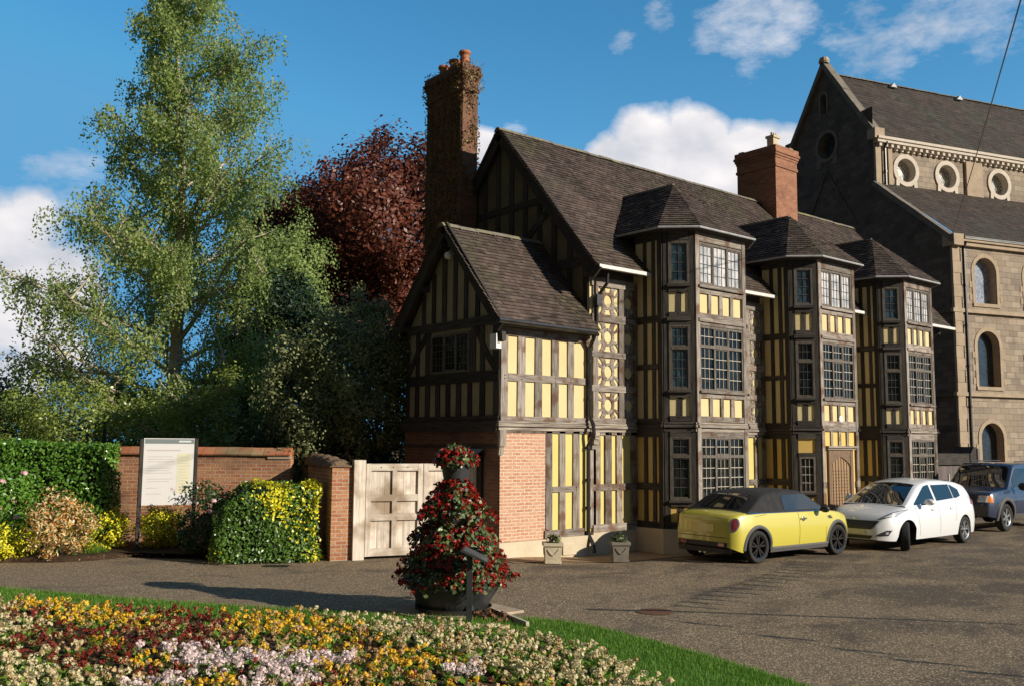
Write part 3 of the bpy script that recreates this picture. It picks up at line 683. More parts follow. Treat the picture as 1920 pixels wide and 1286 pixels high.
# ---- chimneys
def chimney(x0, x1, y0, y1, zb, zt, name, corb, bm='brick_ch'):
    b = MB()
    def stack(e, z0, z1): wbox(b, x0-e, x1+e, y0-e, y1+e, z0, z1)
    stack(0, zb, zt-corb)
    lv = [(0.0, .035), (.09, 0.01), (.30, .03), (.38, .06), (.46, .09), (.54, .06)]
    z = zt-corb
    for k, (dz, e) in enumerate(lv):
        z0 = zt-corb+dz*corb/.7; z1 = zt-corb+(lv[k+1][0] if k+1 < len(lv) else .7)*corb/.7
        stack(e, z0, z1)
    # brick faces need running UVs
    for i in range(len(b.f)):
        f = b.f[i]; P = [Vector(b.v[k]) for k in f]; n = (P[1]-P[0]).cross(P[2]-P[0]); k0 = f[0]
        for j, p in enumerate(P):
            b.uv[k0+j] = (p.y, p.z) if abs(n.x) > abs(n.y) and abs(n.x) > abs(n.z) else ((p.x, p.z) if abs(n.y) > abs(n.z) else (p.x, p.y))
    c = b.build(name, M[bm], H); return c
c1 = chimney(13.97, 14.46, 18.92, 20.55, 4.0, 12.13, 'chimney', .7, 'brick_ch_shade')
for yy, hh in ((19.2, .50), (19.66, .40), (20.14, .38)):
    t = MB(); lathe(t, (14.22, yy, 12.1), [(.15, 0), (.17, .05), (.13, .10), (.12, hh-.12), (.165, hh-.06), (.15, hh), (.10, hh), (.10, hh-.2)], 16); t.build('chimney_pot', M['coping'], c1)
c2 = chimney(25.30, 26.48, 17.22, 18.72, 8.4, 11.95, 'chimney', .7)
t = MB(); wbox(t, 25.7, 26.0, 17.55, 17.8, 11.9, 12.45, .01); wbox(t, 25.66, 26.04, 17.51, 17.84, 12.38, 12.46, .01)
for dx in (0, .12, .24): wbox(t, 25.70+dx, 25.75+dx, 17.60, 17.66, 12.46, 12.56)
t.build('chimney_pot', M['plinth'], c2)
for (x, y) in ((25.9, 18.3), (25.5, 18.65), (26.35, 17.4)):
    t = MB(); wbox(t, x-.09, x+.09, y-.09, y+.09, 11.9, 12.06, .01); t.build('vent_cap', M['brick_wall'], c2)
t = MB(); fS = slope_frame((25.25, 17.15, 9.38), (26.5, 17.15, 9.38), (25.25, 17.5, 9.78)); box(t, fS, 0, 1.28, -.12, .02, .0, .06, .01); part(t, 'chimney_flashing', 'lead_white')
# ---- rainwater pipes
t = MB(); tube(t, [(14.80, 14.50, 6.10), (14.80, 14.52, 5.85), (14.72, 14.70, 5.60), (14.70, 14.74, 5.5), (14.69, 14.74, 4.98), (14.62, 14.68, 4.74), (14.48, 14.50, 4.66)], .038, 8)
part(t, 'downpipe', 'iron')
t = MB(); wbox(t, 14.62, 14.78, 14.66, 14.80, 5.35, 5.60, .01); part(t, 'rain_hopper', 'iron')
t = MB(); tube(t, [(14.42, 14.50, 4.72), (14.45, 14.62, 4.55), (14.46, 14.74, 4.40), (14.46, 14.74, 2.9), (14.46, 14.62, 2.70), (14.46, 14.60, 2.5), (14.42, 14.74, 2.25), (14.42, 14.74, .35), (14.42, 14.60, .15), (14.42, 14.55, -.05)], .045, 8)
for z in (4.1, 3.3, 2.2, 1.5, .9, .35): tube(t, [(14.46 if z > 2.3 else 14.42, 14.74, z-.03), (14.46 if z > 2.3 else 14.42, 14.74, z+.03)], .058, 8)
part(t, 'downpipe', 'iron')
t = MB(); tube(t, [(30.2, 14.42, 6.05), (30.1, 14.7, 5.8), (30.1, 14.75, 0)], .045, 8); part(t, 'downpipe', 'iron')
# floodlight on the wing corner
fl = thing('floodlight', 'small white floodlight fixed to the corner of the timber-framed wing', 'light', (11.93, 14.86, 4.3), world=True)
t = MB(); wbox(t, 11.80, 11.93, 14.72, 14.93, 4.20, 4.50, .004); o = t.build('housing', M['white_plastic'], fl)
t = MB(); wbox(t, 11.83, 11.90, 14.710, 14.719, 4.30, 4.44); t.build('lens', M['leadwork'], fl)
t = MB(); wbox(t, 11.92, 12.0, 14.86, 14.90, 4.30, 4.36); t.build('mounting_arm', M['iron'], fl)
cm = thing('security_camera', 'small white dome camera under the peak of the wing gable', 'camera', (11.9, 16.5, 6.3), world=True)
t = MB(); lathe(t, (11.84, 16.5, 6.28), [(0, 0), (.07, .03), (.09, .10), (.06, .16), (0, .17)], 14); t.build('dome', M['white_plastic'], cm)
t = MB(); wbox(t, 11.84, 12.0, 16.48, 16.52, 6.42, 6.46); t.build('bracket', M['white_plastic'], cm)

# ================================================================== THE CHURCH
cb = R(-17.9); e1 = Vector((math.cos(cb), math.sin(cb), 0)); e2 = Vector((-math.sin(cb), math.cos(cb), 0)); CA = Vector((36.75, 17.0, 0))
CH = thing('stone_church', 'tall grey stone church with round clerestory windows and slate roofs behind the gatehouse', 'church', CA, world=True)
def cpart(mb, name, mt, **k): return mb.build(name, M[mt], CH, **k)
fC = Fr(CA, e1); fCl = Fr(CA+e2*3.96, e1); fCG = Fr(CA+e2*13.96, -e2)
def arch_poly(cx, z0, z1, r, n=12):
    zc = z1-r; return [(cx-r, z0), (cx+r, z0)] + [(cx+r*math.cos(math.pi*k/n), zc+r*math.sin(math.pi*k/n)) for k in range(0, n+1)]
def circ_poly(cx, cz, r, n=24): return [(cx+r*math.cos(2*math.pi*k/n), cz+r*math.sin(2*math.pi*k/n)) for k in range(n)]
def dedupe(p):
    o = []
    for q in p:
        if not o or math.hypot(q[0]-o[-1][0], q[1]-o[-1][1]) > 1e-4: o.append(q)
    return o
def cell_hole(mb, fr, s0, s1, z0, z1, hole, depth, revm=None, d=0):
    "wall cell with one opening; the reveal goes in by depth"
    hole = dedupe(hole); n = len(hole); cx = sum(p[0] for p in hole)/n; cz = sum(p[1] for p in hole)/n
    corners = [(s0, z0), (s1, z0), (s1, z1), (s0, z1)]
    def hit(p):
        dx, dz = p[0]-cx, p[1]-cz; t = 1e9
        if dx > 1e-9: t = min(t, (s1-cx)/dx)
        if dx < -1e-9: t = min(t, (s0-cx)/dx)
        if dz > 1e-9: t = min(t, (z1-cz)/dz)
        if dz < -1e-9: t = min(t, (z0-cz)/dz)
        return (cx+dx*t, cz+dz*t)
    ang = lambda p: math.atan2(p[1]-cz, p[0]-cx)
    for i in range(n):
        p, q = hole[i], hole[(i+1) % n]; P, Q = hit(p), hit(q); a0 = ang(p); a1 = ang(q)
        if a1 < a0: a1 += 2*math.pi
        mid = []
        for c in corners:
            ac = ang(c)
            while ac < a0: ac += 2*math.pi
            if a0+1e-6 < ac < a1-1e-6: mid.append((ac, c))
        mid = [c for _, c in sorted(mid)]
        pts = [q, p, P]+mid+[Q]; pts = dedupe(pts)
        mb.face([fr.p(x, y, d) for x, y in pts], pts)
        (revm or mb).face([fr.p(*p, d), fr.p(*q, d), fr.p(*q, d-depth), fr.p(*p, d-depth)], [(0, i*.2), (0, i*.2+.2), (depth, i*.2+.2), (depth, i*.2)])
def ring_trim(mb, fr, inner, grow, d0, d1):
    inner = dedupe(inner); n = len(inner); cx = sum(p[0] for p in inner)/n; cz = sum(p[1] for p in inner)/n
    def off(i):
        a, b, c = inner[i-1], inner[i], inner[(i+1) % n]
        t = Vector((c[0]-a[0], c[1]-a[1])).normalized(); return (b[0]+t.y*grow, b[1]-t.x*grow)
    out = [off(i) for i in range(n)]
    for i in range(n):
        j = (i+1) % n; prism(mb, fr, [inner[i], out[i], out[j], inner[j]], d0, d1)
def leaded(fr, pts, d, name, parent, gm):
    g = MB(); poly(g, fr, dedupe(pts), d); return g.build(name, gm, parent)
def glassmat(name, c1, c2, diag=True, sc=9, line=.10, rough=.15):
    m = bpy.data.materials.new(name); m.use_nodes = True; nt = m.node_tree; N, L = nt.nodes, nt.links; p = N['Principled BSDF']
    p.inputs['Roughness'].default_value = rough; p.inputs['IOR'].default_value = 1.7
    tc = N.new('ShaderNodeTexCoord'); mp = N.new('ShaderNodeMapping'); L.new(tc.outputs['UV'], mp.inputs[0])
    mp.inputs['Scale'].default_value = (sc*1.35, sc, 1); mp.inputs['Rotation'].default_value = (0, 0, R(0))
    sx = N.new('ShaderNodeSeparateXYZ'); L.new(mp.outputs[0], sx.inputs[0])
    def mt(op, a, b=None):
        n = N.new('ShaderNodeMath'); n.operation = op
        for i, q in enumerate((a, b)):
            if q is None: continue
            if isinstance(q, (int, float)): n.inputs[i].default_value = q
            else: L.new(q, n.inputs[i])
        return n.outputs[0]
    A, B = sx.outputs[0], sx.outputs[1]
    if diag: A, B = mt('ADD', A, B), mt('SUBTRACT', A, B)
    f = mt('MAXIMUM', mt('LESS_THAN', mt('FRACT', A), line), mt('LESS_THAN', mt('FRACT', B), line))
    cell = N.new('ShaderNodeCombineXYZ'); L.new(mt('FLOOR', A), cell.inputs[0]); L.new(mt('FLOOR', B), cell.inputs[1])
    wn = N.new('ShaderNodeTexWhiteNoise'); L.new(cell.outputs[0], wn.inputs['Vector'])
    nz = N.new('ShaderNodeTexNoise'); nz.inputs['Scale'].default_value = 2.2; L.new(tc.outputs['UV'], nz.inputs['Vector'])
    v = mt('ADD', mt('MULTIPLY', wn.outputs['Value'], .6), mt('MULTIPLY', mt('SUBTRACT', nz.outputs[0], .3), 1.2))
    mx = N.new('ShaderNodeMix'); mx.data_type = 'RGBA'; mx.clamp_factor = True; L.new(v, mx.inputs[0])
    mx.inputs[6].default_value = (*c1, 1); mx.inputs[7].default_value = (*c2, 1)
    m2 = N.new('ShaderNodeMix'); m2.data_type = 'RGBA'; L.new(f, m2.inputs[0]); L.new(mx.outputs[2], m2.inputs[6]); m2.inputs[7].default_value = (.03, .03, .03, 1)
    L.new(m2.outputs[2], p.inputs['Base Color'])
    b = N.new('ShaderNodeBump'); b.inputs['Strength'].default_value = .15; L.new(wn.outputs['Value'], b.inputs['Height']); L.new(b.outputs[0], p.inputs['Normal'])
    return m
GM_hi = glassmat('church_glass_painted_sky', (.16, .20, .30), (.50, .52, .56)); GM_lo = glassmat('church_glass_dark', (.012, .018, .024), (.05, .07, .09), line=.16)  # upper glass has its pale sky reflection painted into the colour
GM_ro = glassmat('rose_glass', (.22, .25, .26), (.78, .78, .68), sc=6, line=.12)
def cwindow(fr, hp, d, gm, rv, tr, rm='stone_pale'):
    w = leaded(fr, hp, d, 'window', CH, gm); rv.build('reveal', M[rm], w); tr.build('surround', M[rm], w); return w
b = MB()
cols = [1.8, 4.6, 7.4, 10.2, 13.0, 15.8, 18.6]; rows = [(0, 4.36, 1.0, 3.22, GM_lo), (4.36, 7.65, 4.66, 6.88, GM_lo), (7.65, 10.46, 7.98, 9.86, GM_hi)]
for ci, cx in enumerate(cols):
    for (z0, z1, w0, w1, gm) in rows:
        s0 = 0 if ci == 0 else cx-1.4; s1 = cx+1.4; rv = MB(); tr = MB()
        hp = arch_poly(cx, w0, w1, .60); cell_hole(b, fC, s0, s1, z0, z1, hp, .34, rv)
        ring_trim(tr, fC, hp, .16, -.03, .025)
        for zz in np.arange(w0+.1, w1-.8, .52): # long-and-short quoins of the surround
            for sg in (-1, 1): q0 = cx+sg*.76; box(tr, fC, min(q0, q0+sg*.12), max(q0, q0+sg*.12), zz, zz+.24, -.01, .02)
        box(tr, fC, cx-.72, cx+.72, w0-.14, w0, -.02, .05)
        cwindow(fC, hp, -.33, gm, rv, tr)
b.build('aisle_wall', M['stone'], CH)
for z in (4.36, 7.65):
    t = MB(); box(t, fC, -.12, 20, z-.10, z+.05, 0, .14); cpart(t, 'string_course', 'stone_pale')
    t = MB(); box(t, fCG, 0, 14.08, z-.10, z+.05, 0, .10); cpart(t, 'string_course', 'stone_shade')
t = MB(); box(t, fC, -.02, .36, 0, 10.2, 0, .10, 0)
for i, zz in enumerate(np.arange(0, 10.0, .48)): box(t, fC, -.03, .40 if i % 2 else .34, zz, zz+.46, .06, .115+J(.01), .004)
cpart(t, 'corner_quoins', 'stone_pale')
t = MB(); box(t, fC, -.1, 20, 10.24, 10.40, 0, .16); box(t, fC, .3, 20, 10.40, 10.50, 0, .24); cpart(t, 'cornice', 'stone_pale')
t = MB(); box(t, fC, .5, 20, 10.50, 10.60, .1, .28); cpart(t, 'gutter', 'iron')
t = MB(); box(t, fC, -.12, .40, 10.2, 10.66, -.3, .30, .01); cpart(t, 'kneeler', 'stone_pale')
for s_, z0, z1, f in ((.55, 0, 10.4, fC), (.52, 13.7, 15.7, fCl)):
    t = MB(); tube(t, [f.p(s_, z1, .25), f.p(s_, z1-.3, .12), f.p(s_, z0, .12)], .07, 8)
    for zz in np.arange(z0+.6, z1-.4, 1.6): tube(t, [f.p(s_, zz, .12), f.p(s_, zz+.08, .12)], .09, 8)
    cpart(t, 'downpipe', 'iron')
# gable wall (west end), with openings
b = MB(); rv1 = MB(); rv2 = MB()
T = lambda t_: 13.96-t_   # offset along e2 -> s in the gable frame
rose = circ_poly(T(6.95), 16.35, .62); lan = arch_poly(T(7.10), 17.95, 18.95, .20, 8)
poly(b, fCG, [(0, 0), (13.96, 0), (13.96, 10.46), (0, 10.46)])
poly(b, fCG, [(0, 10.46), (13.96, 10.46), (T(3.96), 13.75), (T(10.0), 13.75)])
cell_hole(b, fCG, T(10.0), T(3.96), 13.75, 17.3, rose, .5, rv1)
# remainder of the gable over 17.3 as a trapezium either side of the lancet cell
hw = lambda z: (20.4-z)/(20.4-16.1)*3.1
cell_hole(b, fCG, T(7.6), T(6.6), 17.3, 19.2, lan, .4, rv2)
xc = T(6.98)
poly(b, fCG, [(xc-hw(17.3), 17.3), (T(7.6), 17.3), (T(7.6), 19.2), (xc-hw(19.2), 19.2)]); poly(b, fCG, [(T(6.6), 17.3), (xc+hw(17.3), 17.3), (xc+hw(19.2), 19.2), (T(6.6), 19.2)])
poly(b, fCG, [(xc-hw(19.2), 19.2), (xc+hw(19.2), 19.2), (xc, 20.4)])
b.build('west_gable_wall', M['stone_shade'], CH)
t1 = MB(); t2 = MB(); ring_trim(t1, fCG, rose, .16, -.02, .04); ring_trim(t2, fCG, lan, .12, -.02, .03)
for sg in (-1, 1): box(t1, fCG, T(6.95)+sg*.55-.16, T(6.95)+sg*.55+.16, 15.35, 15.9, 0, .03)
cwindow(fCG, rose, -.48, glassmat('rose_blue', (.02, .04, .07), (.10, .16, .22), sc=7), rv1, t1, 'stone_grey'); cwindow(fCG, lan, -.39, GM_lo, rv2, t2, 'stone_grey')
def coping(p, q, w=.15, name='coping', extra=0):
    P = CA+e2*p[0]+Vector((0, 0, p[1])); Q = CA+e2*q[0]+Vector((0, 0, q[1])); t_ = (Q-P).normalized(); up = t_.cross(e1).normalized()
    if up.z < 0: up = -up
    mb = MB(); L = (Q-P).length; n = max(1, int(L/.9))
    for i in range(n):
        a = P+t_*(L*i/n+.004); c = P+t_*(L*(i+1)/n-.004); V = [a-e1*.14, a+e1*w, c+e1*w, c-e1*.14]; h = .10+J(.01)
        mb.face([v+up*h for v in V]); mb.face([v-up*.12 for v in V])
        for k in range(4): x, y = V[k], V[(k+1) % 4]; mb.face([x-up*.12, y-up*.12, y+up*h, x+up*h])
    cpart(mb, name, 'stone_grey')
coping((-.25, 10.42), (3.96, 13.78)); coping((3.80, 16.05), (6.98, 20.38), .30); coping((10.16, 16.05), (6.98, 20.38), .30); coping((14.2, 10.42), (10.0, 13.78))
t = MB(); lathe(t, CA+e2*6.98+e1*.0+Vector((0, 0, 20.42)), [(.22, 0), (.26, .1), (.2, .28), (0, .34)], 12); cpart(t, 'finial', 'stone_pale')
t = MB(); box(t, fCl, -.15, .40, 15.78, 16.25, -.2, .28, .01); cpart(t, 'kneeler', 'stone_pale')
# roofs
W_ = lambda s, t_, z: CA+e1*s+e2*t_+Vector((0, 0, z))
r_ = MB(); facet(r_, [W_(.2, -.28, 10.55), W_(20, -.28, 10.55), W_(20, 3.96, 13.85), W_(.2, 3.96, 13.85)], g=.2, w=.30, lift=.016)
cpart(r_, 'aisle_roof', 'slate')
r_ = MB(); facet(r_, [W_(.35, 3.72, 15.86), W_(20, 3.72, 15.86), W_(20, 6.98, 20.0), W_(.35, 6.98, 20.0)], g=.2, w=.30, lift=.016)
facet(r_, [W_(20, 10.24, 15.86), W_(.35, 10.24, 15.86), W_(.35, 6.98, 20.0), W_(20, 6.98, 20.0)], g=.6, w=1.2)
cpart(r_, 'nave_roof', 'slate')
t = MB(); ridge_line(t, W_(.5, 6.98, 20.0), W_(20, 6.98, 20.0), .5, .14); cpart(t, 'ridge_tiles', 'ridge')
for s_ in (3.9, 8.2):
    t = MB(); P = W_(s_, 6.75, 19.72); fq = Fr(P, e1, (0, 0, 1)); prism(t, fq, [(-.2, 0), (.2, 0), (0, .22)], -.1, .18); cpart(t, 'roof_vent', 'leadwork')
# clerestory
b = MB()
cl = [1.8, 4.24, 7.5, 9.94, 13.2, 15.64]
prev = 0
for i, cx in enumerate(cl):
    rv = MB(); tr = MB()
    s0 = prev; s1 = (cl[i]+cl[i+1])/2 if i+1 < len(cl) else 20; hp = circ_poly(cx, 14.56, .54, 28)
    cell_hole(b, fCl, s0, s1, 13.6, 15.9, hp, .34, rv); ring_trim(tr, fCl, hp, .20, -.02, .06); prev = s1
    for sg in (-1, 1): prism(tr, fCl, [(cx+sg*.60, 14.1), (cx+sg*.62, 13.75), (cx+sg*.44, 13.75), (cx+sg*.40, 14.1)][::sg], -.01, .058)
    w = cwindow(fCl, hp, -.33, GM_ro, rv, tr, 'stone_white'); t = MB()
    for r__ in (.20, .42): ring_trim(t, fCl, circ_poly(cx, 14.56, r__, 20), .022, -.325, -.30)
    for k in range(8):
        a = k*math.pi/4; bar(t, fCl, (cx+.22*math.cos(a), 14.56+.22*math.sin(a)), (cx+.54*math.cos(a), 14.56+.54*math.sin(a)), .02, -.325, -.30)
    t.build('tracery', M['bars'], w)
b.build('clerestory_wall', M['stone'], CH)
for (a, c) in ((0, .30), (.72, .95), (5.35, 6.35), (11.05, 12.05), (16.8, 17.8)):
    t = MB(); box(t, fCl, a, c, 13.7, 15.4, 0, .12, .004); cpart(t, 'pilaster', 'stone_pale')
t = MB(); box(t, fCl, 0, 20, 15.62, 15.76, 0, .28); box(t, fCl, 0, 20, 15.76, 15.88, 0, .34); cpart(t, 'cornice', 'stone_white')
t = MB(); s_ = .15
while s_ < 19.9:
    box(t, fCl, s_, s_+.14, 15.46, 15.62, 0, .22, .004); box(t, fCl, s_+.02, s_+.12, 15.36, 15.46, 0, .12, .004); s_ += .335
cpart(t, 'corbel_table', 'stone_white')
b = MB(); sheet(b, Fr(W_(20, 0, 0), e2), 0, 13.96, 0, 15.8); cpart(b, 'east_wall', 'stone')
# old roof line on the gable, leaded
t = MB(); bar(t, fCG, (T(7.0), 15.1), (T(5.1), 12.2), .10, 0, .05); bar(t, fCG, (T(7.0), 15.1), (T(8.9), 12.2), .10, 0, .05)
cpart(t, 'old_roof_line', 'stone_shade')

# wire from the church to beyond the frame
wp = [CA+e2*-.1+Vector((0, 0, 10.62)), Vector((-5.4, -4.2, 6.45))]
t = MB(); K = 24; pts = []
for i in range(K+1):
    u = i/K; p = wp[0].lerp(wp[1], u); p.z -= .25*math.sin(math.pi*u); pts.append(p)
tube(t, pts, .011, 6); tag(t.build('overhead_wire', M['iron']), 'thin black overhead wire running up from the church eaves', 'wire')

# ================================================================== GROUND
def gz(x, y):
    a = min(1, max(0, (x-12.2)/2.2)); b_ = min(1, max(0, (y-12.6)/1.1)); a = a*a*(3-2*a); b_ = b_*b_*(3-2*b_)
    return -.12*a*b_
M['asphalt'] = None
def asphalt():
    m = bpy.data.materials.new('forecourt_gravelly_asphalt'); m.use_nodes = True; nt = m.node_tree; N, L = nt.nodes, nt.links; p = N['Principled BSDF']
    p.inputs['Roughness'].default_value = .9; p.inputs['Specular IOR Level'].default_value = .2
    tc = N.new('ShaderNodeTexCoord'); O = tc.outputs['Object']
    def noi(s, d=4, r=.6, sc=(1, 1, 1), dist=0):
        mp = N.new('ShaderNodeMapping'); mp.inputs['Scale'].default_value = sc; L.new(O, mp.inputs[0])
        n = N.new('ShaderNodeTexNoise'); n.inputs['Scale'].default_value = s; n.inputs['Detail'].default_value = d; n.inputs['Roughness'].default_value = r
        n.inputs['Distortion'].default_value = dist; L.new(mp.outputs[0], n.inputs['Vector']); return n.outputs[0]
    def mr(v, a, b, c=0., d=1.):
        n = N.new('ShaderNodeMapRange'); n.inputs[1].default_value = a; n.inputs[2].default_value = b; n.inputs[3].default_value = c; n.inputs[4].default_value = d; L.new(v, n.inputs[0]); return n.outputs[0]
    def mix(f, a, b):
        n = N.new('ShaderNodeMix'); n.data_type = 'RGBA'; L.new(f, n.inputs[0])
        for i, q in ((6, a), (7, b)):
            if isinstance(q, tuple): n.inputs[i].default_value = (*q, 1)
            else: L.new(q, n.inputs[i])
        return n.outputs[2]
    def mul(a, b):
        n = N.new('ShaderNodeMath'); n.operation = 'MULTIPLY'; L.new(a, n.inputs[0])
        if isinstance(b, (int, float)): n.inputs[1].default_value = b
        else: L.new(b, n.inputs[1])
        return n.outputs[0]
    base = mix(mr(noi(45, 4, .7), .35, .65), (.060, .047, .037), (.145, .112, .083))
    sep = N.new('ShaderNodeSeparateXYZ'); L.new(O, sep.inputs[0])
    left = mr(sep.outputs[0], 15.0, 6.5)
    ad = N.new('ShaderNodeMath'); ad.operation = 'MULTIPLY_ADD'; L.new(left, ad.inputs[0]); ad.inputs[1].default_value = .20; L.new(noi(.6, 6, .65, (1, 1.5, 1), .5), ad.inputs[2])
    drift = mr(ad.outputs[0], .44, .62, .16, .95)
    f = None
    for sc_, w_ in ((30, 1.0), (62, 1.1)):   # loose stones of two sizes, thicker in the drifts
        vo = N.new('ShaderNodeTexVoronoi'); vo.inputs['Scale'].default_value = sc_; L.new(O, vo.inputs['Vector'])
        sepc = N.new('ShaderNodeSeparateColor'); L.new(vo.outputs['Color'], sepc.inputs[0])
        d_ = N.new('ShaderNodeMath'); d_.operation = 'MULTIPLY_ADD'; L.new(drift, d_.inputs[0]); d_.inputs[1].default_value = w_*.8; d_.inputs[2].default_value = -.06
        lt = N.new('ShaderNodeMath'); lt.operation = 'LESS_THAN'; L.new(sepc.outputs[0], lt.inputs[0]); L.new(d_.outputs[0], lt.inputs[1])
        g_ = mul(lt.outputs[0], mr(vo.outputs['Distance'], .50, .36)); grit = mix(sepc.outputs[1], (.20, .145, .085), (.58, .44, .28))
        if f is None: f, gc = g_, grit
        else:
            mm = N.new('ShaderNodeMath'); mm.operation = 'MAXIMUM'; L.new(f, mm.inputs[0]); L.new(g_, mm.inputs[1]); gc = mix(g_, gc, grit); f = mm.outputs[0]
    base = mix(mul(drift, .45), base, (.22, .165, .105))
    c = mix(f, base, gc)
    patch = mr(noi(.8, 5, .6, (1, 1, 1), .5), .58, .66)
    c = mix(mul(patch, .45), c, (.075, .066, .062))
    L.new(c, p.inputs['Base Color'])
    b = N.new('ShaderNodeBump'); b.inputs['Strength'].default_value = .8; b.inputs['Distance'].default_value = .012
    s = N.new('ShaderNodeMath'); s.operation = 'MULTIPLY_ADD'; L.new(f, s.inputs[0]); s.inputs[1].default_value = .6; L.new(noi(90, 3), s.inputs[2])
    L.new(s.outputs[0], b.inputs['Height']); L.new(b.outputs[0], p.inputs['Normal'])
    return m
M['asphalt'] = asphalt()
M['grass_soil'] = mat('grass_floor', (.05, .12, .015), .95, (.09, .19, .03), (9, 9, 9), 6, spec=.1, bump=.8, bscale=60)
M['soil'] = mat('bed_soil', (.035, .022, .014), .98, (.075, .048, .03), (6, 6, 6), 6, spec=.1, bump=1, bscale=30)
M['far_ground'] = mat('rough_ground', (.03, .05, .018), .98, (.05, .06, .03), (.3, .3, .3), 5, spec=.1)
g = MB(); S_ = 900
g.face([(-S_, -S_, -.30), (S_, -S_, -.30), (S_, S_, -.30), (-S_, S_, -.30)]); tag(g.build('ground', M['far_ground']), 'flat ground reaching to the horizon', kind='structure')
def grid_sheet(name, m, x0, x1, y0, y1, st, zf):
    nx, ny = int((x1-x0)/st), int((y1-y0)/st); xs = np.linspace(x0, x1, nx+1); ys = np.linspace(y0, y1, ny+1)
    v = [(x, y, zf(x, y)) for y in ys for x in xs]; f = [(j*(nx+1)+i, j*(nx+1)+i+1, (j+1)*(nx+1)+i+1, (j+1)*(nx+1)+i) for j in range(ny) for i in range(nx)]
    me = bpy.data.meshes.new(name); me.from_pydata(v, [], f); me.materials.append(m); me.shade_smooth(); o = bpy.data.objects.new(name, me); COL.objects.link(o); return o
hum = lambda x, y: .012*math.sin(x*.9+y*.4)*math.sin(y*.8-x*.3)
o = grid_sheet('forecourt', M['asphalt'], -14, 60, -22, 30, .4, lambda x, y: gz(x, y)+hum(x, y)-.006); tag(o, 'worn gravelly asphalt forecourt', kind='structure')
LAWN = [(2.2, 17.9), (3.32, 16.2), (4.09, 14.81), (4.83, 13.58), (5.55, 12.5), (6.26, 11.55), (6.92, 10.6), (7.6, 9.75), (8.22, 9.38), (8.45, 8.7), (8.38, 7.7), (8.25, 6.44), (8.04, 5.33), (7.4, 3.2), (6.2, .8), (4, -1.8), (0, -3.6), (-5, -3), (-8, 1), (-8, 9), (-4, 16), (0, 18.6)]
BED = [(1.4, 16.6), (2.3, 15.5), (3.0, 14.3), (3.75, 13.0), (4.6, 11.85), (5.4, 10.95), (6.0, 10.2), (6.4, 9.5), (6.85, 8.75), (7.1, 7.9), (7.0, 6.9), (6.62, 5.9), (5.9, 4.2), (4.6, 2.4), (2.4, 1.6), (-1, 2), (-4, 6), (-4, 12), (-1, 15.6)]
def inside(P, x, y):
    c = False; n = len(P)
    for i in range(n):
        (x0, y0), (x1, y1) = P[i], P[i-1]
        if (y0 > y) != (y1 > y) and x < (x1-x0)*(y-y0)/(y1-y0)+x0: c = not c
    return c
def smooth_poly(P, it=2):
    for _ in range(it):
        Q = []
        for i in range(len(P)):
            a, b_ = P[i], P[(i+1) % len(P)]; Q += [(a[0]*.75+b_[0]*.25, a[1]*.75+b_[1]*.25), (a[0]*.25+b_[0]*.75, a[1]*.25+b_[1]*.75)]
        P = Q
    return P
LAWN = smooth_poly(LAWN); BED = smooth_poly(BED)
def plate(name, P, z, h, m, lab):
    mb = MB(); cx = sum(p[0] for p in P)/len(P); cy = sum(p[1] for p in P)/len(P); n = len(P)
    for i in range(n):
        a, b_ = P[i], P[(i+1) % n]
        K = 8
        for k in range(K):
            u0, u1 = k/K, (k+1)/K; f = lambda p, u: (cx+(p[0]-cx)*u, cy+(p[1]-cy)*u, z+h*(1-u**6))
            q = [f(a, u0), f(b_, u0), f(b_, u1), f(a, u1)]
            mb.face(q[1:] if k == 0 else q, None)
        mb.face([(a[0], a[1], z), (b_[0], b_[1], z), (b_[0], b_[1], z-.3), (a[0], a[1], z-.3)])
    return tag(mb.build(name, m), lab, kind='structure')
plate('lawn', LAWN, .03, .02, M['grass_soil'], 'curved mown grass verge round the flower bed'); plate('flower_bed', BED, .06, .06, M['soil'], 'bare brown soil of the flower bed')
# brick paving strip at the foot of the house
mb = MB(); pav = [(11.75, 14.0), (12.2, 13.75), (13.2, 13.75), (14.5, 13.3), (15.9, 12.6), (17.5, 12.2), (20, 12.2), (20, 14.9), (11.75, 14.9)]
N_ = 30
for i in range(N_):
    for k in range(6):
        x0, x1 = 11.75+8.2*i/N_, 11.75+8.2*(i+1)/N_
        fy = lambda x, k: (lambda yf: yf+(14.9-yf)*k/6)(np.interp(x, [11.75, 12.4, 13.2, 14.5, 15.9, 17.5, 20], [14.0, 13.85, 13.75, 13.35, 12.7, 12.3, 12.3]))
        q = [(x0, fy(x0, k)), (x1, fy(x1, k)), (x1, fy(x1, k+1)), (x0, fy(x0, k+1))]
        mb.face([(x, y, gz(x, y)+hum(x, y)+.006) for x, y in q], q)
M['paver'] = brickmat('paving_brick', (.30, .17, .09), (.40, .26, .14), (.24, .18, .12), .21, .105, .008, warm=(.42, .30, .17), big=(.24, .19, .13))
tag(mb.build('brick_path', M['paver']), 'strip of brick paving along the foot of the house', kind='structure')
# soil bed in front of the garden wall
G1 = Vector((.961, -.276, 0)); G2 = Vector((.276, .961, 0))
mb = MB(); P = [(-2.5, 21.6), (3.9, 19.95), (5.1, 19.0), (6.3, 19.2), (7.3, 18.9), (7.7, 17.6), (8.3, 16.75), (9.2, 16.6), (10, 18.6), (8, 21.8), (0, 24.5)]
plate('planting_bed', smooth_poly(P, 1), .05, .05, M['soil'], 'soil of the shrub bed before the garden wall')

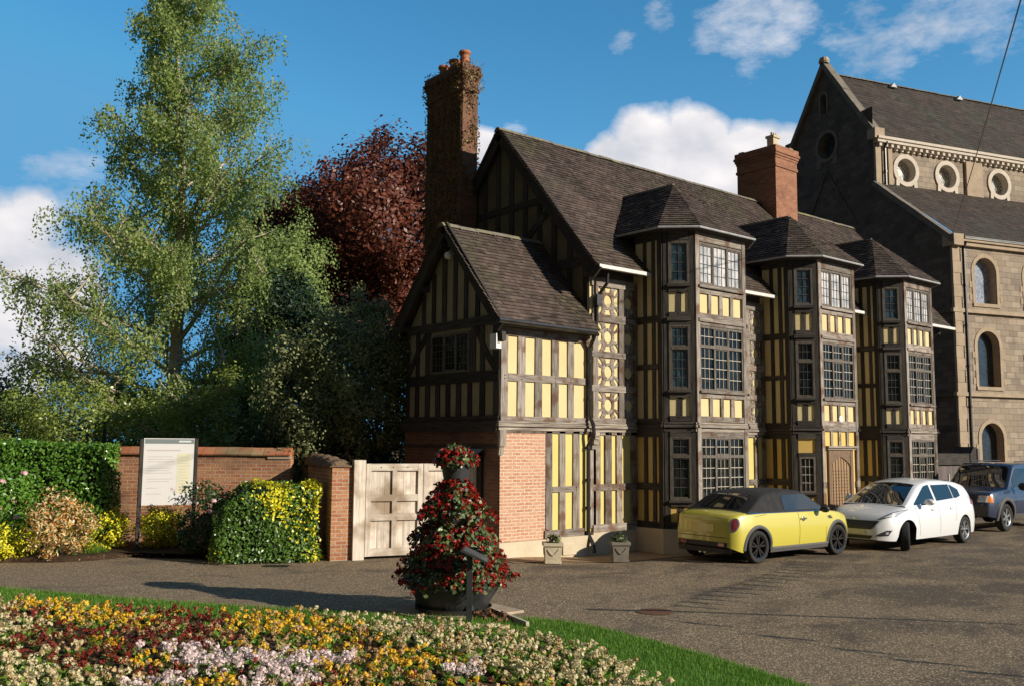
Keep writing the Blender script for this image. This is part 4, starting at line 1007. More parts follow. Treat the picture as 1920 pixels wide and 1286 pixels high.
# ================================================================== GARDEN WALL, GATES, SIGN
wl = thing('garden_wall', 'red brick garden wall with sloping tile coping behind the shrubs', 'wall', (9.45, 18.97, 0), world=True)
P0 = Vector((9.45, 18.97, 0)); GF = Vector((.768, -.64, 0)); GB = Vector((.64, .768, 0)); fw = Fr(P0-GF*9.5, GF)
t = MB(); box(t, fw, 0, 9.5, -.2, 1.98, -.30, 0, 0, True)
for i in range(len(t.f)): # brick courses run along the wall
    for k in t.f[i]:
        v = Vector(t.v[k])-fw.O; t.uv[k] = (v.dot(fw.es)+v.dot(fw.n), v.z)
t.build('brick_wall', M['brick_wall'], wl)
t = MB(); x = 0
while x < 9.5:
    L_ = min(.27, 9.5-x); rn = random.random(); jz = J(.006)
    A = [fw.p(x+.004, z+jz, d) for z, d in ((1.97, .055), (2.0, .065), (2.145, -.12), (2.145, -.18), (1.98, -.36))]; Bq = [fw.p(x+L_-.006, z+jz, d) for z, d in ((1.97, .055), (2.0, .065), (2.145, -.12), (2.145, -.18), (1.98, -.36))]
    for k in range(4): t.face([A[k], Bq[k], Bq[k+1], A[k+1]], None, 0, rn)
    t.face(A, None, 0, rn); t.face(list(reversed(Bq)), None, 0, rn); x += .27
t.build('tile_coping', M['coping'], wl)
t = MB(); box(t, fw, 9.0, 9.5, 1.90, 1.975, 0, .03); t.build('stone_band', M['stone_pale'], wl)
# return wall and pillar
pl = thing('brick_gate_pillar', 'brick pillar and short return wall with mounded mortar top beside the gates', 'pillar', (9.2, 16.4, 0), world=True)
Q0 = Vector((9.08, 16.42, 0)); fp = Fr(Q0, G1)
t = MB(); box(t, fp, 0, .42, -.1, 1.80, -.42, 0, 0, True); box(t, fp, .05, .37, -.1, 1.84, -2.6, -.42, 0, True)
for i in range(len(t.f)):
    for k in t.f[i]:
        v = Vector(t.v[k])-fp.O; t.uv[k] = (v.dot(fp.es)-v.dot(fp.n), v.z)
t.build('brickwork', M['brick_wall'], pl)
t = MB(); K = 9; prof = []
for i in range(14):
    d = .04-2.62*i/13; zz = 1.82+.11*math.sin(min(1, i/3)*math.pi/2)+.05*math.sin(i*1.7)*.3+.10*i/13
    ring = [fp.p(.21+(.27 if i < 2 else .24)*math.cos(math.pi*k/K), 1.79+.02*math.sin(i*2.1+k)+(zz-1.79)*math.sin(math.pi*k/K), d) for k in range(K+1)]; prof.append(ring)
for i in range(13):
    for k in range(K): t.face([prof[i][k], prof[i+1][k], prof[i+1][k+1], prof[i][k+1]])
t.face(prof[0]); t.build('mounded_cap', mat('old_mortar', (.24, .16, .10), .95, (.13, .09, .06), (4, 4, 4), 6, bump=1, bscale=25, spec=.1), pl)
# gates
def gate_leaf(s0, s1, lab, nm='wooden_gate'):
    g_ = thing(nm, lab, 'gate', fg.p(s0, 0, 0), world=True, group='pair of panelled oak gates')
    st, zt = .10, 1.86; z0 = .05; mid = (s0+s1)/2; f_ = MB()
    box(f_, fg, s0, s0+st, z0, zt, 0, .06, .003); box(f_, fg, s1-st, s1, z0, zt, 0, .06, .003); box(f_, fg, mid-.05, mid+.05, z0, zt, 0, .052, .003)
    for a, c in ((z0, .20), (.74, .88), (1.12, 1.25), (1.72, zt)): box(f_, fg, s0+st, s1-st, a, c, 0, .056, .003)
    f_.build('frame', M['oak'], g_); q = MB()
    for xa, xb in ((s0+st, mid-.05), (mid+.05, s1-st)):
        for a, c in ((.20, .74), (.88, 1.12), (1.25, 1.72)):
            for k in range(3): w = (xb-xa)/3; box(q, fg, xa+w*k+.002, xa+w*(k+1)-.002, a, c, -.01, .012+J(.003), .001)
    q.build('panel_boards', M['oak'], g_)
    q = MB()
    for x in (s0+.30, s0+.55, s0+.85):
        if x < s1-.1: lathe(q, fg.p(x, 1.79, .056), [(0, .012), (.012, .008), (.014, 0)], 8, ax=(fg.es, fg.ez, fg.n))
    q.build('bolt_heads', M['iron'], g_)
fg = Fr(Q0+G1*.42+Vector((0, 0, 0)), Vector((.958, -.287, 0)))
def post(s0, s1, zt, lab, mt='oak'):
    t = MB(); box(t, fg, s0, s1, -.1, zt, -.10, .09, .006, True); tag(t.build('gate_post', M[mt]), lab, 'post')
post(.0, .23, 1.93, 'square pale oak gate post against the brick pillar')
gate_leaf(.25, 1.42, 'left panelled oak gate leaf beside the brick pillar'); gate_leaf(1.435, 2.64, 'right panelled oak gate leaf behind the flower tower')
post(2.66, 2.80, 1.80, 'slim oak gate post beside the gatehouse wing')
# sign board
sb = thing('notice_board', 'white notice board with grey header on two dark posts by the shrubs', 'sign', (6.4, 19.63, 0), world=True)
sA = Vector((6.42, 19.40, 0)); sE = Vector((.985, -.17, 0)).normalized(); fs = Fr(sA, sE)
t = MB(); box(t, fs, -.07, .0, -.1, 2.31, -.05, .05, 0, True); t.build('post', M['timber_dark'], sb)
t = MB(); box(t, fs, 1.0, 1.06, -.1, 2.33, -.05, .05, 0, True); t.build('post', M['timber_dark'], sb)
t = MB(); box(t, fs, 0, 1.0, .98, 2.33, -.012, .03, 0, True); bo = t.build('board', mat('sign_white', (.60, .585, .58), .45, (.57, .555, .55), (2, 2, 2), 2), sb)
t = MB(); box(t, fs,   .02, .98, 2.22, 2.315, .03, .0325); t.build('header_band', mat('sign_grey', (.16, .19, .19), .4), bo)
t = MB(); box(t, fs, .66, .92, 1.22, 2.02, .03, .032); t.build('yellow_column', mat('sign_yellow', (.60, .58, .40), .4, (.57, .55, .40), (3, 3, 3), 2), bo)
t = MB()
for a, c, z, h_ in ((.06, .72, 2.07, .028),): box(t, fs, a, c, z, z+h_, .03, .0318)
for z, c in ((1.95, .58), (1.90, .55), (1.85, .60), (1.72, .56), (1.67, .5), (1.62, .58), (1.50, .6), (1.45, .52), (1.32, .3), (1.20, .38)): box(t, fs, .08, c, z, z+.012, .03, .0316)
for z in np.arange(1.28, 1.98, .06): box(t, fs, .69, .69+random.uniform(.14, .22), z, z+.010, .032, .0334)
lathe(t, fs.p(.58, 1.30, .03), [(0, .0025), (.035, .002), (.035, 0)], 12, ax=(fs.es, fs.ez, fs.n))
t.build('faint_print', mat('sign_print', (.46, .40, .40), .4), bo)
t = MB(); box(t, fs, .68, .92, 2.25, 2.285, .0325, .0335); t.build('header_print', mat('sign_print_pale', (.55, .57, .57), .4), bo)
# drain grating
t = MB(); dr = Vector((7.93, 16.35, hum(7.9, 16.3)+.0)); ff = Fr(dr, Vector((.79, -.61, 0)), (.61, .79, 0))
box(t, ff, -.24, .24, -.12, .12, 0, .006)
for k in range(7): box(t, ff, -.22+k*.065, -.19+k*.065, -.09, .09, .006, .012)
tag(t.build('drain_grating', M['iron']), 'iron drain grating in the forecourt by the variegated hedge', 'drain')
# dark boarded gate between house and church
dg = thing('boarded_gate', 'dark boarded yard gate between the gatehouse and the church', 'gate', (31.2, 15.2, 0), world=True)
fd = Fr((30.3, 15.25, 0), (1, 0, 0)); t = MB(); x = 0
M['grey_board'] = mat('grey_brown_board', (.105, .085, .082), .8, (.16, .135, .13), (1.5, 24, 1), 6, 'UV', .2, .5, rnd=.2)
while x < 3.3: box(t, fd, x, x+.115, -.1, 1.62+.0*x, 0, .03, .002); x += .12
t.build('boards', M['grey_board'], dg)
t = MB(); box(t, fd, 0, 4.2, 1.66, 2.04, -.9, -.02, 0, True); prism(t, Fr(fd.p(3.5, 0, .03), (1, 0, 0)), [(0, -.1), (.55, -.1), (.55, 2.26), (.3, 2.28), (0, 2.02)], -.7, -.02); t.build('lean_to_roof', M['timber_dark'], dg)
t = MB(); box(t, fd, 1.72, 1.80, 1.05, 1.35, .03, .06); t.build('latch', M['leadwork'], dg)
t = MB(); box(t, fd, 4.0, 4.14, -.1, 2.22, -.05, .05, 0, True); t.build('post', M['grey_board'], dg)

# ================================================================== PLANTS
def rand_dirs(n, up=0.0):
    v = RNG.normal(size=(n, 3)); v[:, 2] += up; return v/np.linalg.norm(v, axis=1, keepdims=True)
def leaf_mesh(name, C, size, m, parent=None, up=0.5, aspect=.55, rn=None, normals=None, droop=None, fold=False):
    "one small pointed leaf (a four-cornered blade) at each centre"
    n = len(C); C = np.asarray(C, float)
    nr = normals if normals is not None else rand_dirs(n, up)
    a = rand_dirs(n); 
    if droop is not None: a = a*.55; a[:, 2] -= droop
    t = a - nr*np.sum(a*nr, 1, keepdims=True); t /= np.linalg.norm(t, axis=1, keepdims=True)+1e-9; b = np.cross(nr, t)
    s = (size*(.65+.7*RNG.random(n)))[:, None]*.5
    V = np.empty((n, 4, 3)); V[:, 0] = C-t*s; V[:, 1] = C+b*s*aspect+nr*s*.12; V[:, 2] = C+t*s; V[:, 3] = C-b*s*aspect+nr*s*.12
    me = bpy.data.meshes.new(name); me.vertices.add(n*4); me.vertices.foreach_set('co', V.reshape(-1).astype(np.float32))
    me.loops.add(n*4); me.loops.foreach_set('vertex_index', np.arange(n*4, dtype=np.int32))
    me.polygons.add(n); me.polygons.foreach_set('loop_start', np.arange(0, n*4, 4, dtype=np.int32)); me.polygons.foreach_set('loop_total', np.full(n, 4, dtype=np.int32))
    at = me.attributes.new('rnd', 'FLOAT', 'FACE'); at.data.foreach_set('value', (RNG.random(n) if rn is None else np.clip(rn, 0, 1)).astype(np.float32))
    me.update(calc_edges=True); me.materials.append(m)
    o = bpy.data.objects.new(name, me); COL.objects.link(o)
    if parent:
        o.parent = parent
        if parent.name in WORLDROOT: o.matrix_parent_inverse = WORLDROOT[parent.name]
    return o
def clumps(c, r, n, rc, per, shell=.55, flat=0.0, seed=None, zmin=None):
    "leaf centres gathered in uneven clumps filling an ellipsoid; returns centres, clump value, outward normals"
    c = np.array(c, float); r = np.array(r, float); d = rand_dirs(n); k = shell+(1-shell)*RNG.random(n)**.6
    lump = 1+.16*np.sin(d[:, 0]*5+d[:, 2]*4+c[0])+.12*np.sin(d[:, 1]*7-d[:, 2]*6+c[1])
    P = c+d*r*(k*lump)[:, None]; rr = rc*(.55+.9*RNG.random(n)); val = RNG.random(n)
    idx = np.repeat(np.arange(n), per); off = RNG.normal(size=(len(idx), 3)); off *= (np.abs(RNG.random(len(idx)))**.4/np.linalg.norm(off, axis=1))[:, None]
    off[:, 2] *= (1-flat)
    Q = P[idx]+off*rr[idx][:, None]; nv = off+d[idx]*.7; nv /= np.linalg.norm(nv, axis=1, keepdims=True)
    nv = nv+RNG.normal(size=nv.shape)*.45; nv /= np.linalg.norm(nv, axis=1, keepdims=True)
    v = np.clip(val[idx]*.55+RNG.random(len(idx))*.45, 0, 1)
    if zmin is not None: q = Q[:, 2] > zmin; Q, v, nv = Q[q], v[q], nv[q]
    return Q, v, nv
def limbs(mb, base, top, r0, n, spread, z0=.3, k=8, twist=0):
    base, top = Vector(base), Vector(top); pts = [base.lerp(top, i/6)+Vector((J(.06), J(.06), 0))*(1 if 0 < i < 6 else 0)*(top-base).length*.12 for i in range(7)]
    tube(mb, pts, [r0*(1-.8*i/6) for i in range(7)], k); H_ = (top-base).length; ends = []
    for i in range(n):
        u = z0+(.95-z0)*i/max(1, n-1); p = base.lerp(top, u); a = i*2.4+random.random(); L_ = spread*(1.1-u*.7)*random.uniform(.7, 1.1)
        q = p+Vector((math.cos(a)*L_*.5, math.sin(a)*L_*.5, L_*.35)); e = p+Vector((math.cos(a)*L_, math.sin(a)*L_, L_*.55+J(.2)))
        tube(mb, [p, q, e], [r0*.35*(1.1-u), r0*.22*(1.1-u), .015], 6); ends.append(e)
    return ends
M['bark'] = mat('bark', (.06, .045, .035), .95, (.12, .095, .07), (3, 3, 1), 6, bump=1, bscale=20, spec=.1)
M['birch_bark'] = mat('birch_bark', (.66, .58, .47), .8, (.22, .18, .14), (5, 5, 9), 5, bump=.5, bscale=20, spec=.1, contrast=1.6, c3=(.30, .24, .17), s3=1.5)
M['birch_leaf'] = leafmat('birch_leaf', (.15, .25, .055), (.46, .54, .19), .48)
M['beech_leaf'] = leafmat('copper_beech_leaf', (.05, .014, .010), (.25, .075, .040), .18, .45)
M['olive_leaf'] = leafmat('olive_green_leaf', (.07, .10, .028), (.36, .38, .17), .3)
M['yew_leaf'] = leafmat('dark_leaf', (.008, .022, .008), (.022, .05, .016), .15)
M['mid_leaf'] = leafmat('mid_green_leaf', (.04, .09, .010), (.42, .50, .11), .3, .35, .6)
M['far_leaf'] = leafmat('far_dark_leaf', (.012, .030, .020), (.03, .06, .04), .2)
M['laurel'] = leafmat('laurel_leaf', (.045, .14, .012), (.19, .36, .05), .15, .30, .6)
M['euon_y'] = leafmat('yellow_leaf', (.62, .58, .01), (.90, .82, .06), .2, .4, .4)
M['euon_g'] = leafmat('variegated_green_leaf', (.03, .09, .012), (.14, .25, .04), .15, .35, .5)
M['pieris'] = leafmat('pieris_leaf', (.50, .26, .08), (.85, .72, .42), .2, .4, .4)
M['pieris_o'] = leafmat('pieris_orange_leaf', (.62, .22, .04), (.80, .42, .10), .2, .4, .4)
M['rhodo'] = leafmat('rhododendron_leaf', (.012, .035, .010), (.03, .08, .02), .1, .35, .5)
M['pink'] = leafmat('pink_petal', (.62, .30, .34), (.85, .58, .60), .25)

def simple_tree(name, lab, c, r, n, rc, per, ls, lm, base, tr_r=.25, group=None, extra=(), zmin=.3, shell=.55, up=.4, **k):
    t = thing(name, lab, 'tree', base, world=True, group=group)
    Q, v, nv = clumps(c, r, n, rc, per, shell, zmin=zmin); Qs, vs, ns = [Q], [v], [nv]
    for (c2, r2, n2) in extra: q2, v2, m2 = clumps(c2, r2, n2, rc, per, shell, zmin=zmin); Qs.append(q2); vs.append(v2); ns.append(m2)
    leaf_mesh('crown', np.concatenate(Qs), ls, M[lm], t, rn=np.concatenate(vs), normals=np.concatenate(ns), **k)
    mb = MB(); limbs(mb, base, (c[0], c[1], c[2]+r[2]*.6), tr_r, 9, max(r[0], r[1])*.75, .25); mb.build('trunk', M['bark'], t)
    return t

# --- the birch
def birch():
    t = thing('birch_tree', 'tall pale-trunked silver birch with airy weeping foliage behind the garden wall', 'tree', (10.1, 28.4, 0), world=True)
    mb = MB(); R2 = Vector((.768, -.640, 0)); F2 = Vector((.64, .768, 0))   # sideways and away
    O = Vector((10.1, 28.3, 0)); W = lambda a, f_, z: O+R2*a+F2*f_+Vector((0, 0, z))
    tk = [W(0, 0, 0), W(-.02, 0, 2.8), W(.06, .1, 5), W(.10, 0, 7.5), W(.04, 0, 10), W(-.18, .1, 12.5), W(-.35, 0, 14.8), W(-.45, 0, 17.2)]
    tube(mb, tk, [.26, .21, .18, .15, .12, .085, .05, .015], 10)
    def at(z):
        for i in range(len(tk)-1):
            if tk[i].z <= z <= tk[i+1].z: return tk[i].lerp(tk[i+1], (z-tk[i].z)/(tk[i+1].z-tk[i].z))
        return tk[-1]
    C = []; V = []; NV = []
    # outline half-widths (metres) by height, left and right of the trunk
    zz = [1.5, 3, 4.5, 6, 7.5, 9, 10.5, 12, 13.5, 15, 16.2, 17.4]; wl_ = [3.6, 4.3, 4.9, 5.0, 4.0, 2.9, 2.5, 2.2, 1.9, 1.35, 1.1, .8]; wr_ = [3.0, 3.4, 3.6, 3.5, 3.3, 3.5, 3.4, 3.3, 3.0, 2.4, 1.8, 1.2]
    strands = []
    def grow(p, d, L_, r, depth):
        pts = [p]; n = max(3, int(L_/.45)); q = Vector(p); dd = Vector(d)
        for i in range(n):
            dd = (dd+Vector((J(.10), J(.10), J(.06)))).normalized(); q = q+dd*(L_/n); pts.append(Vector(q))
        tube(mb, pts, [r*(1-.8*i/n) for i in range(n+1)], 6 if depth < 2 else 4, cap=False)
        if depth < 2:
            for i in range(1, n+1):
                if i/n < .22: continue
                for _ in range(2 if depth == 0 else 1):
                    a = random.uniform(0, 6.28); side = Vector((math.cos(a), math.sin(a), random.uniform(-.1, .5)))
                    grow(pts[i], (dd*.6+side*.8).normalized(), L_*random.uniform(.25, .42), r*.45, depth+1)
        for i in range(1, n+1):
            if i/n > (.25 if depth else .45): strands.append((pts[i], depth))
    nL = 44
    for i in range(nL):
        z = 1.6+15.0*(i/nL)**.95; p = at(z); a = i*2.39996+random.random()*.6
        ca, sa = math.cos(a), math.sin(a); w = np.interp(z+1.2, zz, wr_ if ca > 0 else wl_)*(.70 if z > 5 else .86); w = w*(abs(ca)+.75*abs(sa))
        el = random.uniform(.45, 1.0) if z > 4 else random.uniform(.2, .6); d = (R2*ca+F2*sa)*1.0+Vector((0, 0, el)); L_ = w*random.uniform(.85, 1.12)*math.hypot(1, el)*.86
        grow(p, d.normalized(), L_, .07*(1.15-z/18)+.012, 0)
    # the few long pale limbs that read clearly
    for (z, a, dz, L_) in ((3.0, 1, .95, 4.0), (3.4, -1, .55, 4.6), (5.2, 1, 1.15, 3.4), (8.2, 1, 1.5, 2.9), (8.6, .5, 2.0, 3.6), (2.2, -1, .75, 4.6), (7.0, -1, 1.4, 2.7), (9.6, .35, 2.6, 3.4)):
        grow(at(z), (R2*a+F2*J(.4)+Vector((0, 0, dz))).normalized(), L_, .085, 1)
    # low limb sweeping left
    grow(at(.9), (R2*-.95+F2*-.2+Vector((0, 0, .55))).normalized(), 4.2, .09, 1)
    mb.build('trunk', M['birch_bark'], t)
    for (p, depth) in strands:
        k = 2 if depth else 1
        for _ in range(k):
            L_ = random.uniform(.35, 1.15); a = random.uniform(0, 6.28); q = np.array(p)+np.array([math.cos(a), math.sin(a), 0])*random.uniform(0, .28); n = int(L_/.062); cv_ = random.random()
            s = np.arange(n)/max(1, n); dr = np.array([math.cos(a)*.22, math.sin(a)*.22, 0])
            pts = q+np.outer(s*L_, [0, 0, -1])+np.outer(np.sqrt(s)*L_, dr)+RNG.normal(size=(n, 3))*.055
            C.append(pts); V.append(cv_*.6+RNG.random(n)*.4)
    C = np.concatenate(C); V = np.concatenate(V); leaf_mesh('crown', C, .088, M['birch_leaf'], t, up=.35, rn=V, droop=.8, aspect=.75)
    return len(C)
nb = birch(); print('birch leaves', nb)
simple_tree('copper_beech_tree', 'dark red copper beech rising behind the chimney', (23.8, 37.6, 12.0), (5.1, 5.1, 4.5), 520, .95, 135, .21, 'beech_leaf', (23.8, 37.6, 0), .45, zmin=5, shell=.45,
            extra=[((20.0, 40.7, 10.8), (2.9, 2.9, 3.6), 170), ((27.0, 35.2, 12.2), (2.8, 2.8, 3.6), 80), ((23.8, 37.6, 8.2), (5.2, 4.8, 3), 120)])
simple_tree('olive_green_tree', 'olive green leafy tree close beside the shaded wing gable', (11.25, 19.35, 3.9), (1.35, 1.2, 1.85), 170, .36, 120, .075, 'olive_leaf', (10.9, 19.2, 0), .12, zmin=.2,
            extra=[((10.1, 19.5, 3.1), (.95, .8, 1.6), 60), ((11.95, 19.15, 3.7), (.75, .6, 1.8), 70), ((10.9, 19.5, 1.8), (1.3, .8, 1.6), 70)])
simple_tree('yew_tree', 'broad dark yew filling the shade behind the olive green tree', (13.3, 23.0, 2.9), (2.2, 1.6, 3.1), 230, .55, 100, .11, 'yew_leaf', (13.3, 23, 0), .2, zmin=.0)
simple_tree('yew_tree', 'low dark yew in deep shade behind the gates', (11.0, 21.0, 1.2), (2.2, 1.0, 2.5), 150, .5, 90, .10, 'yew_leaf', (11.4, 21.9, 0), .2, zmin=.0, extra=[((11.6, 19.7, .8), (1.6, .8, 1.6), 60)])
simple_tree('dark_yew_tree', 'tall dark green tree between the birch and the copper beech', (13.6, 28.8, 4.6), (1.9, 1.9, 3.6), 220, .6, 100, .13, 'yew_leaf', (13.6, 28.8, 0), .2, zmin=.2)
simple_tree('birch_tree', 'smaller bright green birch leaning out right of the tall birch', (15.2, 31.0, 7.6), (1.35, 1.5, 2.7), 130, .5, 80, .10, 'birch_leaf', (14.2, 31.6, 0), .16, zmin=2, extra=[((14.3, 31.8, 5.0), (1.5, 1.3, 2.2), 60)], aspect=.75)
lowc = [('bushy_tree', 'low bushy green tree left under the tall birch', (7.7, 26.4, 2.0), (2.4, 1.5, 1.9), 170), ('bushy_tree', 'low bushy green tree right under the tall birch', (10.6, 24.2, 2.1), (1.9, 1.3, 2.3), 150),
        ('bushy_tree', 'round green bush behind the laurel hedge by the far left', (5.6, 28.6, 1.9), (1.9, 1.3, 1.6), 110)]
for nm, lab, c, r, n in lowc: simple_tree(nm, lab, c, r, n, .38, 110, .085, 'mid_leaf', (c[0], c[1]+.2, 0), .12, 'low trees behind the garden wall', zmin=.1)
simple_tree('far_tree', 'dark distant tree at the far left edge behind the birch', (12.2, 61.8, 2.6), (3.6, 3, 3.2), 150, 1.0, 70, .30, 'far_leaf', (12.2, 61.8, 0), .3, 'distant trees at the left', zmin=0)
simple_tree('far_tree', 'dark distant tree seen low behind the laurel hedge', (18.5, 56, 2.2), (4.2, 3, 3.4), 150, 1.0, 70, .30, 'far_leaf', (18.5, 56, 0), .3, 'distant trees at the left', zmin=0)
simple_tree('far_tree', 'dark distant tree filling the gap below the birch crown', (24, 52, 2.6), (4.5, 3, 4.2), 170, 1.1, 70, .30, 'far_leaf', (24, 52, 0), .3, 'distant trees at the left', zmin=0)

def bush(name, lab, parts_, base, group=None):
    t = thing(name, lab, 'shrub', base, world=True, group=group)
    for (pn, C, sz, mt, v, nv, asp) in parts_: leaf_mesh(pn, C, sz, M[mt], t, rn=v, normals=nv, aspect=asp)
    mb = MB(); b_ = Vector(base)
    for k in range(5): tube(mb, [b_+Vector((J(.1), J(.1), -.02)), b_+Vector((J(.2), J(.2), .25)), b_+Vector((J(.35), J(.3), .5))], [.02, .014, .006], 5)
    mb.build('stems', M['bark'], t); return t
def boxleaves(O, U, Vv, W, n, bulge=.05):
    "leaf centres over the front, top and ends of a clipped hedge (O corner, U along, Vv back, W height)"
    O, U, Vv = np.array(O, float), np.array(U, float), np.array(Vv, float); Lu, Lv = np.linalg.norm(U), np.linalg.norm(Vv); nu, nvv = U/Lu, Vv/Lv
    areas = np.array([Lu*W, Lu*Lv, Lv*W, Lv*W, Lu*W]); pick = RNG.choice(5, n, p=areas/areas.sum()); a, b = RNG.random(n), RNG.random(n)
    P = np.zeros((n, 3)); N_ = np.zeros((n, 3)); Z = np.array([0, 0, 1.])
    for k, (p0, ea, eb, nn) in enumerate(((O, U, Z*W, -nvv), (O+Z*W, U, Vv, Z), (O, Vv, Z*W, -nu), (O+U, Vv, Z*W, nu), (O+Vv, U, Z*W, nvv))):
        q = pick == k; P[q] = p0+np.outer(a[q], ea)+np.outer(b[q], eb); N_[q] = nn
    dep = RNG.random(n)**2*.16; wob = bulge*(np.sin(P[:, 0]*3.1+P[:, 2]*2.3)+np.sin(P[:, 1]*2.7-P[:, 2]*3.9))
    P += N_*(wob-dep)[:, None]+RNG.normal(size=(n, 3))*.02
    N_ = N_+RNG.normal(size=N_.shape)*.55; N_ /= np.linalg.norm(N_, axis=1, keepdims=True)
    return P, N_
# laurel hedge
t = thing('laurel_hedge', 'clipped bright green laurel hedge in front of the brick wall at the left', 'hedge', (4, 21, 0), world=True)
hR = Vector((5.98, 20.30, 0)); U_ = GF*-5.6; P, Nn = boxleaves(hR+Vector((0, 0, .25)), U_, GB*.75, 1.96, 26000, .04); leaf_mesh('foliage', P, .078, M['laurel'], t, normals=Nn, aspect=.55)
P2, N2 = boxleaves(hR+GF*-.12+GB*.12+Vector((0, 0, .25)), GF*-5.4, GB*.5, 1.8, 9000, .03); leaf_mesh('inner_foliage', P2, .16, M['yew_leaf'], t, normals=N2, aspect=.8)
mb = MB()
for k in range(9): p = hR+GF*(-.3-.6*k)+GB*.35; tube(mb, [p, p+Vector((J(.05), J(.05), .8))], [.03, .02], 5)
mb.build('stems', M['bark'], t)
# variegated hedge by the pillar
t = thing('variegated_hedge', 'rounded dark green hedge with bright yellow variegated leaves beside the brick pillar', 'hedge', (8.2, 17.4, 0), world=True)
eR = Vector((8.86, 16.42, 0)); P, Nn = boxleaves(eR+Vector((0, 0, .02))+G2*.1, G1*-1.95, G2*1.1, 1.46, 19000, .09)
# soften the box: round the left end and the top edge
cx = np.array(eR+G1*-.85+G2*.6); q = P-cx; al = q@np.array(G1); fr_ = (P-np.array(eR))@np.array(G2); keep = ~((al < -.35) & (P[:, 2] > 1.95+al*.95)) & ~((fr_ < .35) & (P[:, 2] > 1.30+fr_*.6)) & ~((al < -.75) & (fr_ < -.1-(al+.75)*.9)); P, Nn = P[keep], Nn[keep]
al = (P-np.array(eR))@np.array(G1); yel = (np.sin(P[:, 0]*3.7+P[:, 2]*2.2+1)+np.sin(P[:, 1]*4.1-P[:, 2]*3.3)+1.5*np.clip((P[:, 2]-1.25)*2.5, 0, 1)+1.6*np.clip((al+.42)*2.5, 0, 1)-.9*np.clip((-al-.9)*2, 0, 1)+RNG.normal(size=len(P))*.75) > 1.2
leaf_mesh('green_leaves', P[~yel], .065, M['euon_g'], t, normals=Nn[~yel]); leaf_mesh('yellow_leaves', P[yel], .070, M['euon_y'], t, normals=Nn[yel])
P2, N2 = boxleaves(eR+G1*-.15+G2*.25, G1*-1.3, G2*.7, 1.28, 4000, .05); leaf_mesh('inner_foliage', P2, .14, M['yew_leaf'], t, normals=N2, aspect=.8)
# rhododendron in the shade with pink flower heads
Q, v, nv = clumps((7.55, 18.3, .75), (.75, .75, .75), 60, .22, 70, .5, zmin=.05)
rb = bush('rhododendron', 'shaded rhododendron with pink flower heads left of the variegated hedge', [('foliage', Q, .09, 'rhodo', v, nv, .4)], (7.6, 18.4, 0))
def heads(parent, pts, r, m, n=42, s=.05, nm='flowers'):
    C, Nv = [], []
    for p in pts: d = rand_dirs(n); d[:, 2] = np.abs(d[:, 2])*.8; C.append(np.array(p)+d*r); Nv.append(d)
    return leaf_mesh(nm, np.concatenate(C), s, M[m], parent, normals=np.concatenate(Nv), aspect=.9)
fl_ = [(7.46+a, 17.50+b_, z) for a, b_, z in ((-.22, .22, 1.12), (-.30, .12, .92), (-.24, .08, .84), (-.06, .02, .80), (.0, -.02, .68), (.07, -.05, .62), (-.04, .0, .58), (.12, -.1, .70), (.18, -.1, .58), (.04, -.05, .46), (.1, -.1, .40), (.16, -.12, .44), (.2, -.12, .5), (-.02, 0, .36), (.02, .1, 1.0))]
heads(rb, fl_, .055, 'pink')
Q, v, nv = clumps((4.3, 21.0, 1.0), (.5, .5, .95), 50, .2, 60, .5, zmin=.05)
rb = bush('rhododendron', 'pale pink flowered rhododendron at the left edge before the hedge', [('foliage', Q, .09, 'laurel', v, nv, .4)], (4.3, 21, 0))
heads(rb, [(4.25+J(.35), 20.65+J(.2), z) for z in (1.75, 1.6, 1.45, 1.2, 1.05, 1.4, .9, .75)], .07, 'pink')
def yellow_bush(lab, c, r, n):
    Q, v, nv = clumps(c, r, n, .15, 60, .55, zmin=.03); k = RNG.random(len(Q)) < .74
    return bush('euonymus_bush', lab, [('yellow_leaves', Q[k], .062, 'euon_y', v[k], nv[k], .5), ('green_leaves', Q[~k], .062, 'euon_g', v[~k], nv[~k], .5)], (c[0], c[1], 0), 'low yellow euonymus bushes')
yellow_bush('bright yellow low bush at the left edge in front of the orange shrub', (4.05, 20.0, .30), (.75, .42, .34), 75)
yellow_bush('bright yellow low bush between the orange shrub and the notice board', (5.95, 20.2, .42), (.52, .42, .42), 80)
yellow_bush('bright yellow bush under the white notice board', (7.0, 19.75, .46), (.50, .40, .48), 85)
Q, v, nv = clumps((4.98, 19.55, .60), (.62, .5, .66), 110, .17, 50, .5, zmin=.03); k = RNG.random(len(Q)); a_, b_, c_ = k < .58, (k >= .58) & (k < .78), k >= .78
bush('pieris_shrub', 'cream and orange leaved pieris shrub in front of the laurel hedge', [('cream_leaves', Q[a_], .075, 'pieris', v[a_], nv[a_], .38), ('orange_leaves', Q[b_], .075, 'pieris_o', v[b_], nv[b_], .38), ('green_leaves', Q[c_], .07, 'euon_g', v[c_], nv[c_], .4)], (4.98, 19.5, 0))
